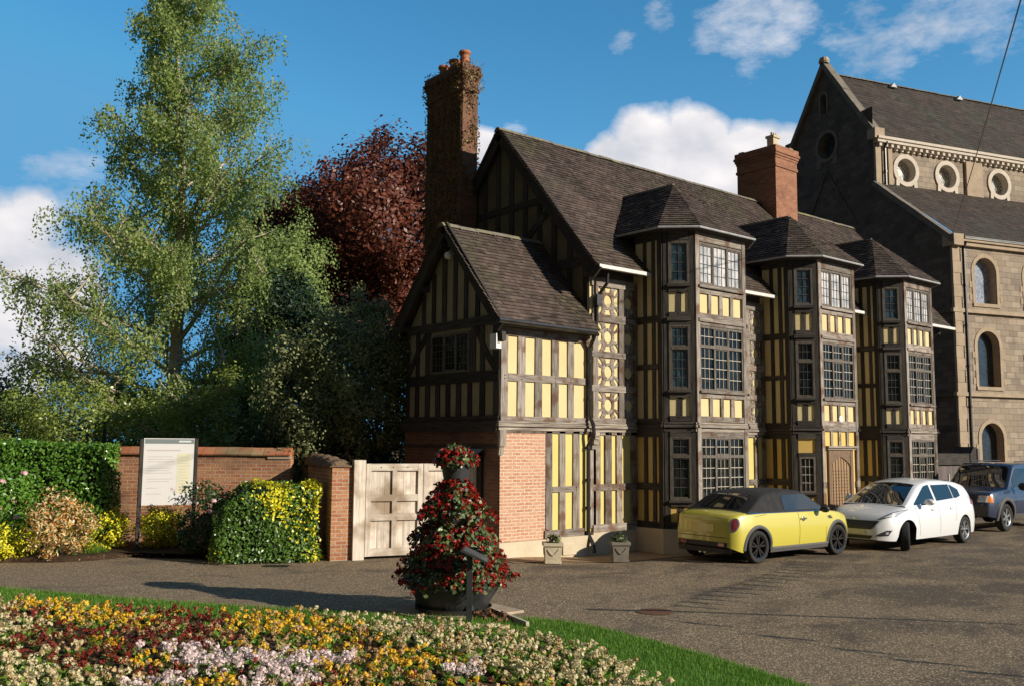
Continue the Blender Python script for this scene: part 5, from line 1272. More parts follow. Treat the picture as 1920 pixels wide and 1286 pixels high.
def blades(name, C, h, w, m, parent=None, lean=.35):
    n = len(C); C = np.asarray(C); a = RNG.random(n)*6.283; hh = h*(.5+RNG.random(n)); ww = w*(.6+.8*RNG.random(n)); d = np.stack([np.cos(a), np.sin(a), np.zeros(n)], 1); l = rand_dirs(n)*lean; l[:, 2] = 1; l /= np.linalg.norm(l, axis=1, keepdims=True)
    V = np.empty((n, 3, 3)); V[:, 0] = C-d*ww[:, None]; V[:, 1] = C+d*ww[:, None]; V[:, 2] = C+l*hh[:, None]
    me = bpy.data.meshes.new(name); me.vertices.add(n*3); me.vertices.foreach_set('co', V.reshape(-1).astype(np.float32)); me.loops.add(n*3); me.loops.foreach_set('vertex_index', np.arange(n*3, dtype=np.int32))
    me.polygons.add(n); me.polygons.foreach_set('loop_start', np.arange(0, n*3, 3, dtype=np.int32)); me.polygons.foreach_set('loop_total', np.full(n, 3, dtype=np.int32))
    at = me.attributes.new('rnd', 'FLOAT', 'FACE'); at.data.foreach_set('value', RNG.random(n).astype(np.float32)); me.update(calc_edges=True); me.materials.append(m)
    o = bpy.data.objects.new(name, me); COL.objects.link(o)
    if parent:
        o.parent = parent
        if parent.name in WORLDROOT: o.matrix_parent_inverse = WORLDROOT[parent.name]
    return o
M['grass'] = leafmat('grass_blade', (.07, .17, .015), (.20, .36, .05), .4, .5, .3)
C = []
while len(C) < 42000:
    x, y = random.uniform(2.2, 8.7), random.uniform(4.6, 18)
    if inside(LAWN, x, y) and not (inside(BED, x, y) and random.random() < .98): C.append((x, y, .035))
tag(blades('lawn_grass', C, .042, .0045, M['grass']), 'short bright green grass of the curved verge', kind='stuff')
C = [(x+J(.12), y+J(.12), .05) for (x, y) in ((5.55, 19.45), (5.75, 19.5), (7.5, 19.15), (7.25, 19.1)) for _ in range(90)]
tag(blades('long_grass', C, .22, .006, M['grass'], lean=.6), 'tufts of longer grass at the foot of the shrubs', kind='stuff')
# dead leaves and litter along the bed edge
C = [(np.interp(u, [0, 1], [5.2, 9.0])+J(.15), np.interp(u, [0, .3, .6, 1], [19.0, 19.15, 18.1, 16.6])-.12+J(.2), .07) for u in np.random.default_rng(3).random(260)]
M['litter'] = leafmat('dry_litter', (.14, .08, .04), (.42, .28, .15), .1)
tag(leaf_mesh('leaf_litter', C, .05, M['litter'], up=3), 'dry leaf litter scattered along the bed edge', kind='stuff')

# --- flower bed planting
PAT = dict(yellow=[(3.57, 12.43, .5), (3.85, 11.6, .5), (3.3, 13.2, .5), (4.99, 10.6, .55), (5.3, 9.9, .5), (5.16, 8.0, .55), (4.8, 7.8, .5), (3.3, 9.5, .35), (3.5, 8.1, .35), (5.5, 7.6, .3)],
           red=[(3.0, 12.86, .4), (4.1, 12.3, .45), (4.3, 11.4, .5), (2.9, 11.1, .5), (2.5, 10.7, .45), (3.9, 10.2, .55), (3.9, 8.5, .14), (2.9, 9.7, .5), (4.5, 11.0, .4), (3.7, 10.8, .4), (3.2, 8.9, .3)],
           pink=[(3.57, 9.7, .3), (3.61, 9.1, .35), (3.9, 8.75, .35), (4.3, 8.45, .35), (4.6, 8.3, .3), (3.9, 8.0, .4), (5.45, 7.2, .25), (3.1, 8.5, .3)])
M['fl_cream'] = leafmat('cream_petal', (.58, .46, .22), (.82, .73, .48), .25); M['fl_yellow'] = leafmat('yellow_petal', (.70, .36, .02), (.90, .62, .05), .25)
M['fl_red'] = leafmat('crimson_petal', (.11, .014, .010), (.30, .04, .02), .15); M['fl_pink'] = leafmat('pale_pink_petal', (.68, .50, .48), (.90, .76, .74), .25)
M['fl_brown'] = leafmat('faded_petal', (.34, .20, .09), (.55, .38, .18), .1); M['primula_leaf'] = leafmat('primula_leaf', (.10, .22, .02), (.34, .46, .09), .35)
M['dead_leaf'] = leafmat('bronzed_leaf', (.10, .06, .03), (.22, .14, .07), .2)
FC = {k: [] for k in ('cream', 'yellow', 'red', 'pink', 'brown')}; FN = {k: [] for k in FC}; LC = []; LN = []; DC = []; DN = []; SC_ = []
zb = lambda x, y: .10
y = 3.6
while y < 16.8:
    x = .6
    while x < 7.6:
        px, py = x+J(.07), y+J(.07); x += .155
        if not inside(BED, px, py): continue
        # only what the frame could ever show
        dep = px*.638+py*.77; lat = px*.77-py*.638
        if dep < 7.0 or lat/dep < -.75: continue
        kind = 'cream'; best = 9
        for k, L_ in PAT.items():
            for (a, b_, r) in L_:
                d = math.hypot(px-a, py-b_)/r
                if d < 1+J(.25) and d < best: best = d; kind = k
        rowc = px > 5.6 or (px+py*.28 > 8.6)
        if kind == 'cream' and not rowc and px > 2.9: kind = random.choice(('red', 'yellow', 'brown', 'bare', 'brown', 'yellow', 'bare'))
        if kind == 'bare' and random.random() < .6: continue
        vig = random.uniform(.7, 1.15) if kind in ('cream', 'pink') else random.uniform(.5, 1.0)
        nl = 13 if kind != 'red' else 10; g0 = zb(px, py)
        ang = RNG.random(nl)*6.28; el = .35+RNG.random(nl)*.7; L_ = .055*vig
        d = np.stack([np.cos(ang)*np.cos(el), np.sin(ang)*np.cos(el), np.sin(el)], 1); cen = np.array([px, py, g0])+d*L_*1.1; nn = np.cross(d, np.stack([-np.sin(ang), np.cos(ang), np.zeros(nl)], 1)); nn *= np.sign(nn[:, 2:3])+1e-6
        nn = nn+RNG.normal(size=nn.shape)*.3; nn /= np.linalg.norm(nn, axis=1, keepdims=True)
        if kind in ('red', 'bare', 'brown') and random.random() < .6: DC.append(cen); DN.append(nn)
        else: LC.append(cen); LN.append(nn)
        if kind == 'bare': continue
        nh = {'cream': 3, 'yellow': 3, 'red': 2, 'pink': 3, 'brown': 2}[kind]+random.choice((-1, 0, 0, 1))
        for h in range(nh):
            hx, hy = px+J(.075), py+J(.075); hz = g0+random.uniform(.07, .16)*vig; r = random.uniform(.016, .034) if kind != 'pink' else random.uniform(.030, .044)
            kk = kind if random.random() > (.30 if kind in ('red', 'yellow') else .22 if kind == 'cream' else .08) else 'brown'
            m_n = 18 if kk != 'pink' else 26; d = rand_dirs(m_n, .5); FC[kk].append(np.array([hx, hy, hz])+d*r); FN[kk].append(d); SC_.append(((px, py, g0), (hx, hy, hz)))
    y += .155
labs = dict(cream='cream primula flowers massed along the right of the bed', yellow='golden yellow primula flowers in patches of the bed', red='dark crimson primula flowers scattered in the bed', pink='pale pink rounded flower heads in the middle of the bed', brown='faded brownish primula heads among the fresh ones')
for k in FC:
    tag(leaf_mesh(k+'_flowers', np.concatenate(FC[k]), .027, M['fl_'+k], normals=np.concatenate(FN[k])+RNG.normal(size=(len(np.concatenate(FN[k])), 3))*.25, aspect=.9), labs[k], kind='stuff')
tag(leaf_mesh('primula_leaves', np.concatenate(LC), .115, M['primula_leaf'], normals=np.concatenate(LN), aspect=.42), 'fresh green primula leaves covering the bed', kind='stuff')
tag(leaf_mesh('withered_leaves', np.concatenate(DC), .09, M['dead_leaf'], normals=np.concatenate(DN), aspect=.42), 'bronzed withered leaves among the red flowers', kind='stuff')
a = np.array([q[0] for q in SC_]); b_ = np.array([q[1] for q in SC_]); n = len(a); d = np.tile([.768*.003, -.64*.003, 0], (n, 1)); V = np.stack([a-d, a+d, b_], 1)
me = bpy.data.meshes.new('flower_stalks'); me.from_pydata(V.reshape(-1, 3).tolist(), [], [(3*i, 3*i+1, 3*i+2) for i in range(n)]); me.materials.append(M['primula_leaf'])
o = bpy.data.objects.new('flower_stalks', me); COL.objects.link(o); tag(o, 'thin green stalks holding the primula heads', kind='stuff')
print('flower faces', sum(len(np.concatenate(v)) for v in FC.values()))

# ivy on the chimney
def ivy():
    n = 5200; P = np.zeros((n, 3)); N_ = np.zeros((n, 3)); k = 0
    while k < n:
        u = RNG.random()
        if u < .62: p = (13.95, RNG.uniform(18.85, 20.6), RNG.uniform(7, 12.2)); nn = (-1, 0, 0)
        elif u < .86:
            x = RNG.uniform(13.95, 14.5); z = RNG.uniform(8.8, 12.0)
            if math.sin(x*9+z*2.2)+math.sin(z*5.1)+RNG.normal()*.8 < .35 and z < 11.8: continue
            p = (x, 18.90, z); nn = (0, -1, 0)
        elif u < .90: p = (RNG.uniform(13.85, 14.56), RNG.choice([18.84, 20.62]), RNG.uniform(11.4, 12.25)); nn = (0, -1, 0)
        elif u < .985: p = (13.95, RNG.uniform(18.9, 20.5), RNG.uniform(7, 12)); nn = (-1, 0, 0)
        else: a = RNG.random()*6.28; yy = RNG.choice([19.2, 19.66]); p = (14.22+.15*math.cos(a), yy+.15*math.sin(a), RNG.uniform(12.1, 12.4)); nn = (math.cos(a), math.sin(a), .2)
        P[k] = p; N_[k] = nn; k += 1
    e = 11.4 < P[:, 2]; P[:, 0] -= np.where(e & (N_[:, 0] < -.5), .08, 0); P[:, 1] -= np.where(e & (N_[:, 1] < -.5), .06, 0)
    P += N_*(RNG.random(n)*.05)[:, None]; N2 = N_+RNG.normal(size=N_.shape)*.5; N2 /= np.linalg.norm(N2, axis=1, keepdims=True)
    leaf_mesh('foliage', P, .055, leafmat('creeper_leaf', (.07, .035, .02), (.24, .16, .04), .15), iv, normals=N2, aspect=.8)
iv = thing('creeper', 'sparse reddish creeper climbing the tall left chimney', 'climbing plant', (13.9, 19.5, 4), world=True)
ivy(); mb = MB()
for k in range(7):
    y0 = 18.9+k*.27; tube(mb, [(13.94, y0+J(.1), z) for z in np.arange(4, 12, .8)], .012, 4)
mb.build('stems', M['bark'], iv)

# ================================================================== FLOWER TOWER, LECTERN, POTS
pc = Vector((7.72, 10.50, 0)); FT = thing('flower_tower', 'tiered black flower tower of stacked bowls overflowing with red flowers on the verge', 'planter', pc, world=True)
M['black_metal'] = mat('black_bowl', (.022, .024, .026), .42, (.04, .042, .044), (6, 6, 6), 4, spec=.5)
M['red_petal'] = leafmat('red_petal', (.14, .006, .006), (.52, .028, .018), .15, .45); M['tower_leaf'] = leafmat('tower_leaf', (.015, .035, .010), (.20, .26, .09), .2, .4, .5)
t = MB(); lathe(t, pc, [(.0, .02), (.46, .02), (.50, .05), (.52, .10)], 40); t.build('base', M['black_metal'], FT)
for a in (.3, 2.4, 4.5):
    t = MB(); q = pc+Vector((math.cos(a)*.46, math.sin(a)*.46, 0)); wbox(t, q.x-.05, q.x+.05, q.y-.05, q.y+.05, 0, .2); t.build('foot', M['black_metal'], FT)
def bowl(z0, z1, r0, r1):
    t = MB(); lathe(t, pc, [(0, z0), (r0, z0), (r0+(r1-r0)*.45, z0+(z1-z0)*.45), (r1*.985, z1-.03), (r1+.012, z1-.02), (r1+.012, z1), (r1-.02, z1), (r1-.03, z1-.05), (0, z1-.05)], 44); return t.build('bowl', M['black_metal'], FT)
bowl(.08, .40, .46, .64); bowl(.42, .68, .42, .55); bowl(.70, .94, .36, .47); bowl(.98, 1.31, .28, .37)
t = MB(); lathe(t, pc, [(0, 1.72), (.155, 1.72), (.205, 2.0), (.215, 2.01), (.215, 2.03), (.19, 2.03), (.18, 1.98), (0, 1.98)], 32); t.build('bowl', M['black_metal'], FT)
t = MB(); tube(t, [pc+Vector((0, 0, .1)), pc+Vector((0, 0, 1.75))], .05, 10); t.build('pole', M['black_metal'], FT)
def tier(z0, z1, ri, ro, nf, droop):
    n = nf*9; a = RNG.random(n)*6.283; u = RNG.random(n)**.75; lum = 1+.10*np.sin(a*5+z0*9)+.06*np.sin(a*11+z0*4)
    def pt(a, u, ex=0): # u 0 = centre top, 1 = hanging rim
        r = (ri*.35+(ro-ri*.35)*u)*(1+.10*np.sin(a*5+z0*9)+.06*np.sin(a*11+z0*4))+ex; z = z1-(z1-z0)*(u**2.2)*(1+droop*(np.sin(a*7+z0*5)*.5+.2)); return np.stack([pc.x+r*np.cos(a), pc.y+r*np.sin(a), z], 1)
    L_ = pt(a, u, -.03)+RNG.normal(size=(n, 3))*.028; nn = np.stack([np.cos(a)*u, np.sin(a)*u, np.ones(n)*.6], 1)+RNG.normal(size=(n, 3))*.5; nn /= np.linalg.norm(nn, axis=1, keepdims=True)
    leaf_mesh('foliage', L_, .062, M['tower_leaf'], FT, normals=nn, aspect=.75)
    m_ = nf; a = RNG.random(m_)*6.283; u = RNG.random(m_)**.55; c = pt(a, u, .02)+RNG.normal(size=(m_, 3))*.02; K = 9
    d = rand_dirs(m_*K, .3); C = np.repeat(c, K, 0)+d*.024; leaf_mesh('red_flowers', C, .038, M['red_petal'], FT, normals=d+RNG.normal(size=d.shape)*.3, aspect=.9, rn=np.clip(np.repeat(RNG.random(m_), K)*.6+RNG.random(m_*K)*.4, 0, 1))
tier(.43, .68, .54, .77, 440, .3); tier(.67, .94, .45, .66, 380, .4); tier(.93, 1.25, .38, .58, 350, .4); tier(1.30, 1.55, .31, .50, 270, .4); tier(1.48, 1.78, .14, .32, 210, .35); tier(2.00, 2.20, .18, .28, 120, .3)
t = MB(); wbox(t, pc.x-.75, pc.x+.75, pc.y-.6, pc.y+.6, -.02, .035, .01)
o = t.build('paving_slab', M['stone_pale']); tag(o, 'pale stone slab under the flower tower', 'slab')
# lectern
le = thing('lectern_sign', 'small dark information lectern on one post in front of the flower tower', 'sign', (7.35, 9.62, 0), world=True)
lp = Vector((7.33, 9.64, .05)); R2 = Vector((.768, -.64, 0)); F2 = Vector((.64, .768, 0)); fl2 = Fr(lp, R2)
t = MB(); box(t, fl2, -.035, .035, -.1, .83, -.035, .035, 0, True); t.build('post', M['black_metal'], le)
t = MB(); fq = Fr(lp+Vector((0, 0, .86)), (R2+Vector((0, 0, -.46))).normalized(), F2); t2 = t
box(t, fq, -.10, .26, -.26, .26, -.012, .012, 0, True); t.build('panel', M['black_metal'], le)
t = MB(); box(t, fq, -.08, .24, -.24, .24, .0125, .0145); t.build('printed_face', mat('panel_face', (.10, .12, .13), .3, (.05, .06, .07), (6, 6, 6), 3), le)
t = MB(); fa = Fr(lp+Vector((0, 0, .80)), R2); box(t, fa, -.17, -.02, .02, .07, -.02, .02, 0, True); t.build('bracket', M['black_metal'], le)
# timber edging and turned soil
t = MB(); tube(t, [(8.02, 10.08, .07), (7.72, 9.0, .07)], .001, 3, cap=False); 
t = MB(); fe = Fr((8.00, 10.05, 0), Vector((-.27, -1.06, 0)).normalized()); box(t, fe, 0, 1.12, .0, .10, -.02, .02, .003, True); tag(t.build('timber_edging', M['oak']), 'thin timber edging board beside the turned soil', 'edging')
Q, v, nv = clumps((7.72, 9.75, .02), (.20, .42, .10), 50, .06, 10, .4); tag(leaf_mesh('turned_soil', Q, .06, mat('turned_soil', (.12, .055, .03), .95, (.20, .10, .05), (20, 20, 20), 3), normals=nv, aspect=.9), 'small heap of reddish turned soil by the timber edging', kind='stuff')
# stone pots by the wall
def pot(x, y, z, lab, flowers, pm='plinth'):
    p = thing('stone_planter', lab, 'planter', (x, y, z), world=True, group='square stone planters at the foot of the wall'); f = Fr((x, y, z), Vector((.80, -.60, 0)))
    t = MB(); w0, w1 = .145, .168
    for k in range(4):
        a = f.es if k % 2 == 0 else f.n; s = 1 if k < 2 else -1; fk = Fr((x, y, z), (f.es, -f.n, -f.es, f.n)[k])
        t.face([fk.p(-w0, 0, w0), fk.p(w0, 0, w0), fk.p(w1, .34, w1), fk.p(-w1, .34, w1)]); box(t, fk, -w1-.02, w1+.02, .33, .385, w1-.05, w1+.025, .002); box(t, fk, -w0-.01, w0+.01, .0, .04, w0-.02, w0+.02, .002)
        K = 8
        for q in range(K): # carved swag
            u0, u1 = q/K, (q+1)/K; g_ = lambda u: (-.11+.22*u, .27-.11*math.sin(math.pi*u)); bar(t, fk, g_(u0), g_(u1), .022, w0-.02, w1+.006)
    t.face([f.p(-w1, .33, w1), f.p(w1, .33, w1), f.p(w1, .33, -w1), f.p(-w1, .33, -w1)])
    t.build('pot', M[pm], p)
    Q, v, nv = clumps((x, y, z+.45), (.17, .17, .10), 20, .05, 9, .3); leaf_mesh('foliage', Q, .055, M['tower_leaf'], p, rn=v, normals=nv, aspect=.7)
    if flowers:
        c = np.array([(x-.08, y+.06, z+.62), (x-.10, y+.07, z+.56), (x+.0, y, z+.50)]); d = rand_dirs(27); leaf_mesh('red_flowers', np.repeat(c, 9, 0)+d*.022, .035, M['red_petal'], p, normals=d, aspect=.9)
pot(12.36, 13.62, .0, 'small square stone planter in full sun at the foot of the house wall', True); pot(13.98, 13.38, -.06, 'small square stone planter in shade left of the yellow car', False, 'stone_grey')  # second pot's shade is also put into a darker stone colour

# ================================================================== CARS
def paint(name, c, rough=.35, flake=.0, coat=1.0):
    m = mat(name, c, rough, spec=.5, coat=coat); return m
M['tyre'] = mat('tyre_rubber', (.018, .018, .018), .85, (.035, .034, .033), (20, 20, 20), 3); M['blackplastic'] = mat('black_plastic', (.03, .03, .032), .55, spec=.4); M['greyplastic'] = mat('grey_arch_plastic', (.085, .082, .082), .6, spec=.3)
M['carglass'] = glass('car_glass', (.010, .014, .016), None, rough=.012, ior=2.1); M['chrome'] = mat('chrome', (.75, .75, .75), .12, metal=1.0, spec=.5); M['alloy'] = mat('alloy', (.55, .55, .56), .3, metal=.85)
M['alloy_black'] = mat('black_alloy', (.012, .012, .013), .18, spec=.7, coat=1); M['softtop'] = mat('soft_top_fabric', (.018, .018, .020), .9, (.035, .034, .036), (9, 9, 9), 6, bump=.4, bscale=60)
M['redlens'] = mat('red_lens', (.34, .012, .012), .15, spec=.6, coat=1); M['tail_dark'] = mat('dark_red_lens', (.10, .012, .016), .12, (.20, .02, .03), (30, 30, 30), 2, spec=.7, coat=1); M['clearlens'] = mat('clear_lens', (.30, .33, .37), .08, (.62, .65, .70), (30, 30, 30), 3, spec=.8, coat=1); M['amberlens'] = mat('amber_lens', (.75, .22, .03), .2, coat=1)
M['plate'] = mat('plate_blank', (.55, .52, .42), .4)
ip = lambda T, x: float(np.interp(x, [q[0] for q in T], [q[1] for q in T]))
def smoothT(T, n=60, k=2):
    xs = np.linspace(T[0][0], T[-1][0], n); ys = np.interp(xs, [q[0] for q in T], [q[1] for q in T])
    for _ in range(k): ys[1:-1] = (ys[:-2]+2*ys[1:-1]+ys[2:])/4
    return list(zip(xs, ys))
class Car:
    "x forward, y left, z up; length runs -L/2..L/2 scaled by sx"
    def __init__(s, root, S): s.root = root; s.S = S; s.tb = smoothT(S['belt'], 90, 3); s.tt = smoothT(S['roof'], 90, S.get('rs', 2)); s.th = smoothT(S['hw'], 70, 2)
    def low(s, x):
        z = s.S['sill']
        e = s.S['L']/2; z += s.S.get('rake', .10)*max(0, (abs(x)-(e-.42))/.42)**2
        for wx in s.S['wheels']:
            r = s.S['arch']; d = abs(x-wx)
            if d < r: z = max(z, s.S['wr']+math.sqrt(r*r-d*d))
        return min(z, ip(s.tb, x)-.08)
    def W(s, x, z):
        "half width at height z"
        w = ip(s.th, x); zb = ip(s.tb, x)
        if z <= zb:
            u = (z-s.S['sill'])/(max(.3, zb-s.S['sill'])); u = min(1, max(-.2, u)); b = 1-.05*(1-min(1, u*2.2))**2-.055*max(0, u-.55)**1.6*2.4*(1/.5)
            if s.S.get('crease') and abs(u-s.S['crease']) < .03: b -= .004
            return w*b
        return s.W(x, zb-.001)-.02-(z-zb)*s.S['tumble']
    def build(s):
        S = s.S; L2 = S['L']/2; mb = MB(); K = 10; xs = sorted(set([round(v, 4) for v in list(np.linspace(-L2, L2, 74))+[wx+d for wx in S['wheels'] for d in np.linspace(-S['arch']*.9999, S['arch']*.9999, 17)]]))
        rows = []
        for x in xs:
            zl, zb = s.low(x), ip(s.tb, x); pts = []
            for i in range(K+1):
                z = zl+(zb-.03-zl)*i/K; pts.append((s.W(x, z), z))
            w = pts[-1][0]; pts += [(w-.012, zb-.008), (w-.04, zb+.006)]; cr = S.get('crown', .035)
            for u in (.8, .6, .4, .2, 0): pts.append(((w-.05)*u, zb+.008+cr*(1-u*u)*S.get('cf', 1)))
            rows.append([(x, y, z) for y, z in pts]+[(x, -y, z) for y, z in reversed(pts[:-1])])
        n = len(rows[0])
        for i in range(len(rows)-1):
            for j in range(n-1): mb.face([rows[i][j], rows[i+1][j], rows[i+1][j+1], rows[i][j+1]])
        for row, fl in ((rows[0], 0), (rows[-1], 1)):
            for j in range(n//2): q = [row[j], row[j+1], row[n-2-j], row[n-1-j]]; mb.face(q if fl else q[::-1])
        o = mb.build('body', M[S['paint']], s.root, smooth=True, merge=True)
        # cabin
        mb = MB(); rows = []; x0, x1 = S['cabin']
        for x in np.linspace(x0, x1, 44):
            zb, zt = ip(s.tb, x)-.01, max(ip(s.tt, x), ip(s.tb, x)+.002); pts = []; K2 = 6
            for i in range(K2+1): z = zb+(zt-zb)*(i/K2)*.93; pts.append((s.W(x, z), z))
            w = pts[-1][0]; pts += [(w-.02-.02*min(1, (zt-zb)*4), zb+(zt-zb)*.985)]; w2 = w-.07
            for u in (1, .75, .5, .25, 0): pts.append((w2*u, zt+.004+S.get('rc', .035)*(1-u*u)*min(1, (zt-zb)*4)))
            rows.append([(x, y, z) for y, z in pts]+[(x, -y, z) for y, z in reversed(pts[:-1])])
        n = len(rows[0])
        for i in range(len(rows)-1):
            for j in range(n-1): mb.face([rows[i][j], rows[i+1][j], rows[i+1][j+1], rows[i][j+1]])
        mb.build('roof', M[S['roofpaint']], s.root, smooth=True, merge=True)
        mb = MB(); ww = S['hw'][len(S['hw'])//2][1]-.24; wbox(mb, -L2+.55, L2-.55, -ww, ww, S['sill']-.03, S['sill']+.42); wbox(mb, -L2+.25, L2-.25, -.40, .40, S['sill']-.02, S['sill']+.15); mb.build('underbody', M['dark'], s.root)
        return o
    def side(s, name, xa, xb, zlo, zhi, mt, sg=-1, off=.006, n=14, m=5, parent=None):
        mb = MB(); P = []
        for i in range(n+1):
            x = xa+(xb-xa)*i/n; a, b = zlo(x), zhi(x); P.append([(x, sg*(s.W(x, a+(b-a)*j/m)+off), a+(b-a)*j/m) for j in range(m+1)])
        for i in range(n):
            for j in range(m): mb.face([P[i][j], P[i+1][j], P[i+1][j+1], P[i][j+1]])
        return mb.build(name, M[mt], parent or s.root, smooth=True, merge=True)
    def top(s, name, xa, xb, ka, kb, mt, off=.006, n=12, m=10, parent=None):
        mb = MB(); P = []
        for i in range(n+1):
            x = xa+(xb-xa)*i/n; zt, zb = ip(s.tt, x), ip(s.tb, x); zz = zb+(max(zt, zb+.002)-zb)*.93; w = s.W(x, zz)-.07; k = ka+(kb-ka)*i/n; g_ = min(1, max(0, zt-zb)*4)
            P.append([(x, w*k*(2*j/m-1), zt+.004+s.S.get('rc', .035)*(1-(k*(2*j/m-1))**2)*g_+off) for j in range(m+1)])
        for i in range(n):
            for j in range(m): mb.face([P[i][j], P[i+1][j], P[i+1][j+1], P[i][j+1]])
        return mb.build(name, M[mt], parent or s.root, smooth=True, merge=True)
    def hull(s, y, z, d):
        "x of the body surface seen from the front (d=1) or the rear (d=-1)"
        lo, hi = 0.0, s.S['L']/2
        for _ in range(22):
            mid = (lo+hi)/2; x = mid*d; ok = z < ip(s.tb, x)+.02 and abs(y) < s.W(x, min(z, ip(s.tb, x)-.005))
            if ok: lo = mid
            else: hi = mid
        return lo*d
    def end(s, name, quad, mt, d=1, off=.006, n=10, m=6, parent=None):
        "patch given by four (y, z) corners pressed on the front or rear"
        mb = MB(); A, B, C_, D = quad; P = []
        for i in range(n+1):
            u = i/n; r = []
            for j in range(m+1):
                v = j/m; y = (A[0]*(1-u)+B[0]*u)*(1-v)+(D[0]*(1-u)+C_[0]*u)*v; z = (A[1]*(1-u)+B[1]*u)*(1-v)+(D[1]*(1-u)+C_[1]*u)*v; x = s.hull(y, z, d)
                oy = off*.6*(1 if y > 0 else -1) if abs(y) > ip(s.th, x)*.7 else 0; r.append((x+off*d, y+oy, z+.002))
            P.append(r)
        for i in range(n):
            for j in range(m): q = [P[i][j], P[i+1][j], P[i+1][j+1], P[i][j+1]]; mb.face(q if d > 0 else q[::-1])
        return mb.build(name, M[mt], parent or s.root, smooth=True, merge=True)
    def oval(s, name, cy, cz, ry, rz, mt, d=-1, off=.008, n=24):
        mb = MB(); P = lambda k, r: (lambda y, z: (s.hull(y, z, d)+off*d*(1.6-r*.6), y+off*(1 if y > 0 else -1)*.7, z))(cy+ry*r*math.cos(2*math.pi*k/n), cz+rz*r*math.sin(2*math.pi*k/n))
        for k in range(n):
            for a, b in ((0, .4), (.4, .75), (.75, 1.0)):
                q = [P(k, a), P(k, b), P(k+1, b), P(k+1, a)]
                if a == 0: q = q[:3]
                mb.face(q if d > 0 else q[::-1])
        return mb.build(name, M[mt], s.root, smooth=True, merge=True)
    def arch(s, wx, mt='greyplastic', w=.055, sg=-1, a0=-.15, a1=3.29, out=.012):
        mb = MB(); n = 22; P = []; r = s.S['arch']; zc = s.S['wr']
        for i in range(n+1):
            a = a0+(a1-a0)*i/n; row = []
            for rr, o in ((r-.012, -.02), (r-.008, out), (r+w, out*.8), (r+w+.006, -.004)):
                x = wx+rr*math.cos(a); z = max(.17, zc+rr*math.sin(a)); row.append((x, sg*(s.W(x, z)+o), z))
            P.append(row)
        for i in range(n):
            for j in range(3): mb.face([P[i][j], P[i+1][j], P[i+1][j+1], P[i][j+1]])
        return mb.build('wheel_arch', M[mt], s.root, smooth=True, merge=True)
    def wheel(s, x, sg, rim='alloy', steer=0, spokes=5, rr=.70, twin=False):
        w = bpy.data.objects.new('wheel', None); COL.objects.link(w); w.parent = s.root; hwid = ip(s.th, x); w.location = (x, sg*(hwid-.105), s.S['wr']); w.rotation_euler = (0, 0, (0 if sg > 0 else math.pi)+steer); w.empty_display_size = .1
        R_ = s.S['wr']; ax = (Vector((1, 0, 0)), Vector((0, 0, 1)), Vector((0, 1, 0))); t = MB()
        lathe(t, (0, 0, 0), [(R_*rr, -.10), (R_*.93, -.10), (R_*.985, -.08), (R_, -.05), (R_, .05), (R_*.985, .08), (R_*.93, .098), (R_*rr, .088), (R_*rr, .03)], 40, ax=ax); ty = t.build('tyre', M['tyre'], w, smooth=True, merge=True)
        t = MB(); q = R_*rr; lathe(t, (0, 0, 0), [(q*.98, -.09), (q*.9, .0), (q*.92, .075), (q*1.0, .090), (q*.99, .06)], 36, ax=ax); lathe(t, (0, 0, 0), [(0, .078), (.03, .076), (q*.20, .06), (q*.22, .02)], 20, ax=ax)
        fz = Fr((0, 0, 0), (-1, 0, 0), (0, 0, 1))
        for k in range(spokes):
            a = 2*math.pi*k/spokes+.3
            for da in ((-.13, .13) if twin else (0,)):
                c0, s0 = math.cos(a+da*.6), math.sin(a+da*.6); c1, s1 = math.cos(a+da*1.6), math.sin(a+da*1.6); wd = q*(.14 if twin else .24); p0 = Vector((q*.12*c0, q*.12*s0)); p1 = Vector((q*.93*c1, q*.93*s1)); e = (p1-p0).normalized(); n_ = Vector((-e.y, e.x))
                prism(t, fz, [tuple(p0-n_*wd*.45), tuple(p1-n_*wd*.6), tuple(p1+n_*wd*.6), tuple(p0+n_*wd*.45)], .035, .072)
        t.build('rim', M[rim], w)
        t = MB(); lathe(t, (0, 0, 0), [(0, .0), (q*.75, .0)], 24, ax=ax); lathe(t, (0, 0, 0), [(0, -.02), (q*.97, -.02)], 24, ax=ax); t.build('brake_disc', M['dark'], w)
        return w
    def bump(s, name, c, r, mt, n=14):
        t = MB(); K = 8
        for i in range(K):
            a0, a1 = -math.pi/2+math.pi*i/K, -math.pi/2+math.pi*(i+1)/K
            for k in range(n):
                b0, b1 = 2*math.pi*k/n, 2*math.pi*(k+1)/n; P = lambda a, b_: (c[0]+r[0]*math.cos(a)*math.cos(b_), c[1]+r[1]*math.cos(a)*math.sin(b_), c[2]+r[2]*math.sin(a)); q = [P(a0, b0), P(a0, b1), P(a1, b1), P(a1, b0)]
                if i == 0: q = q[1:]
                if i == K-1: q = q[:3]
                t.face(q)
        return t.build(name, M[mt], s.root, smooth=True, merge=True)
def seam(car, x0, z0, x1, z1, sg=-1, w=.006):
    mb = MB(); n = 10; P = []
    for i in range(n+1):
        u = i/n; x, z = x0+(x1-x0)*u, z0+(z1-z0)*u; P.append(((x-w/2, sg*(car.W(x, z)+.0035), z), (x+w/2, sg*(car.W(x, z)+.0035), z)) if abs(z1-z0) > abs(x1-x0) else ((x, sg*(car.W(x, z-w/2)+.0035), z-w/2), (x, sg*(car.W(x, z+w/2)+.0035), z+w/2)))
    for i in range(n): mb.face([P[i][0], P[i+1][0], P[i+1][1], P[i][1]])
    return mb.build('panel_gap', M['dark'], car.root)

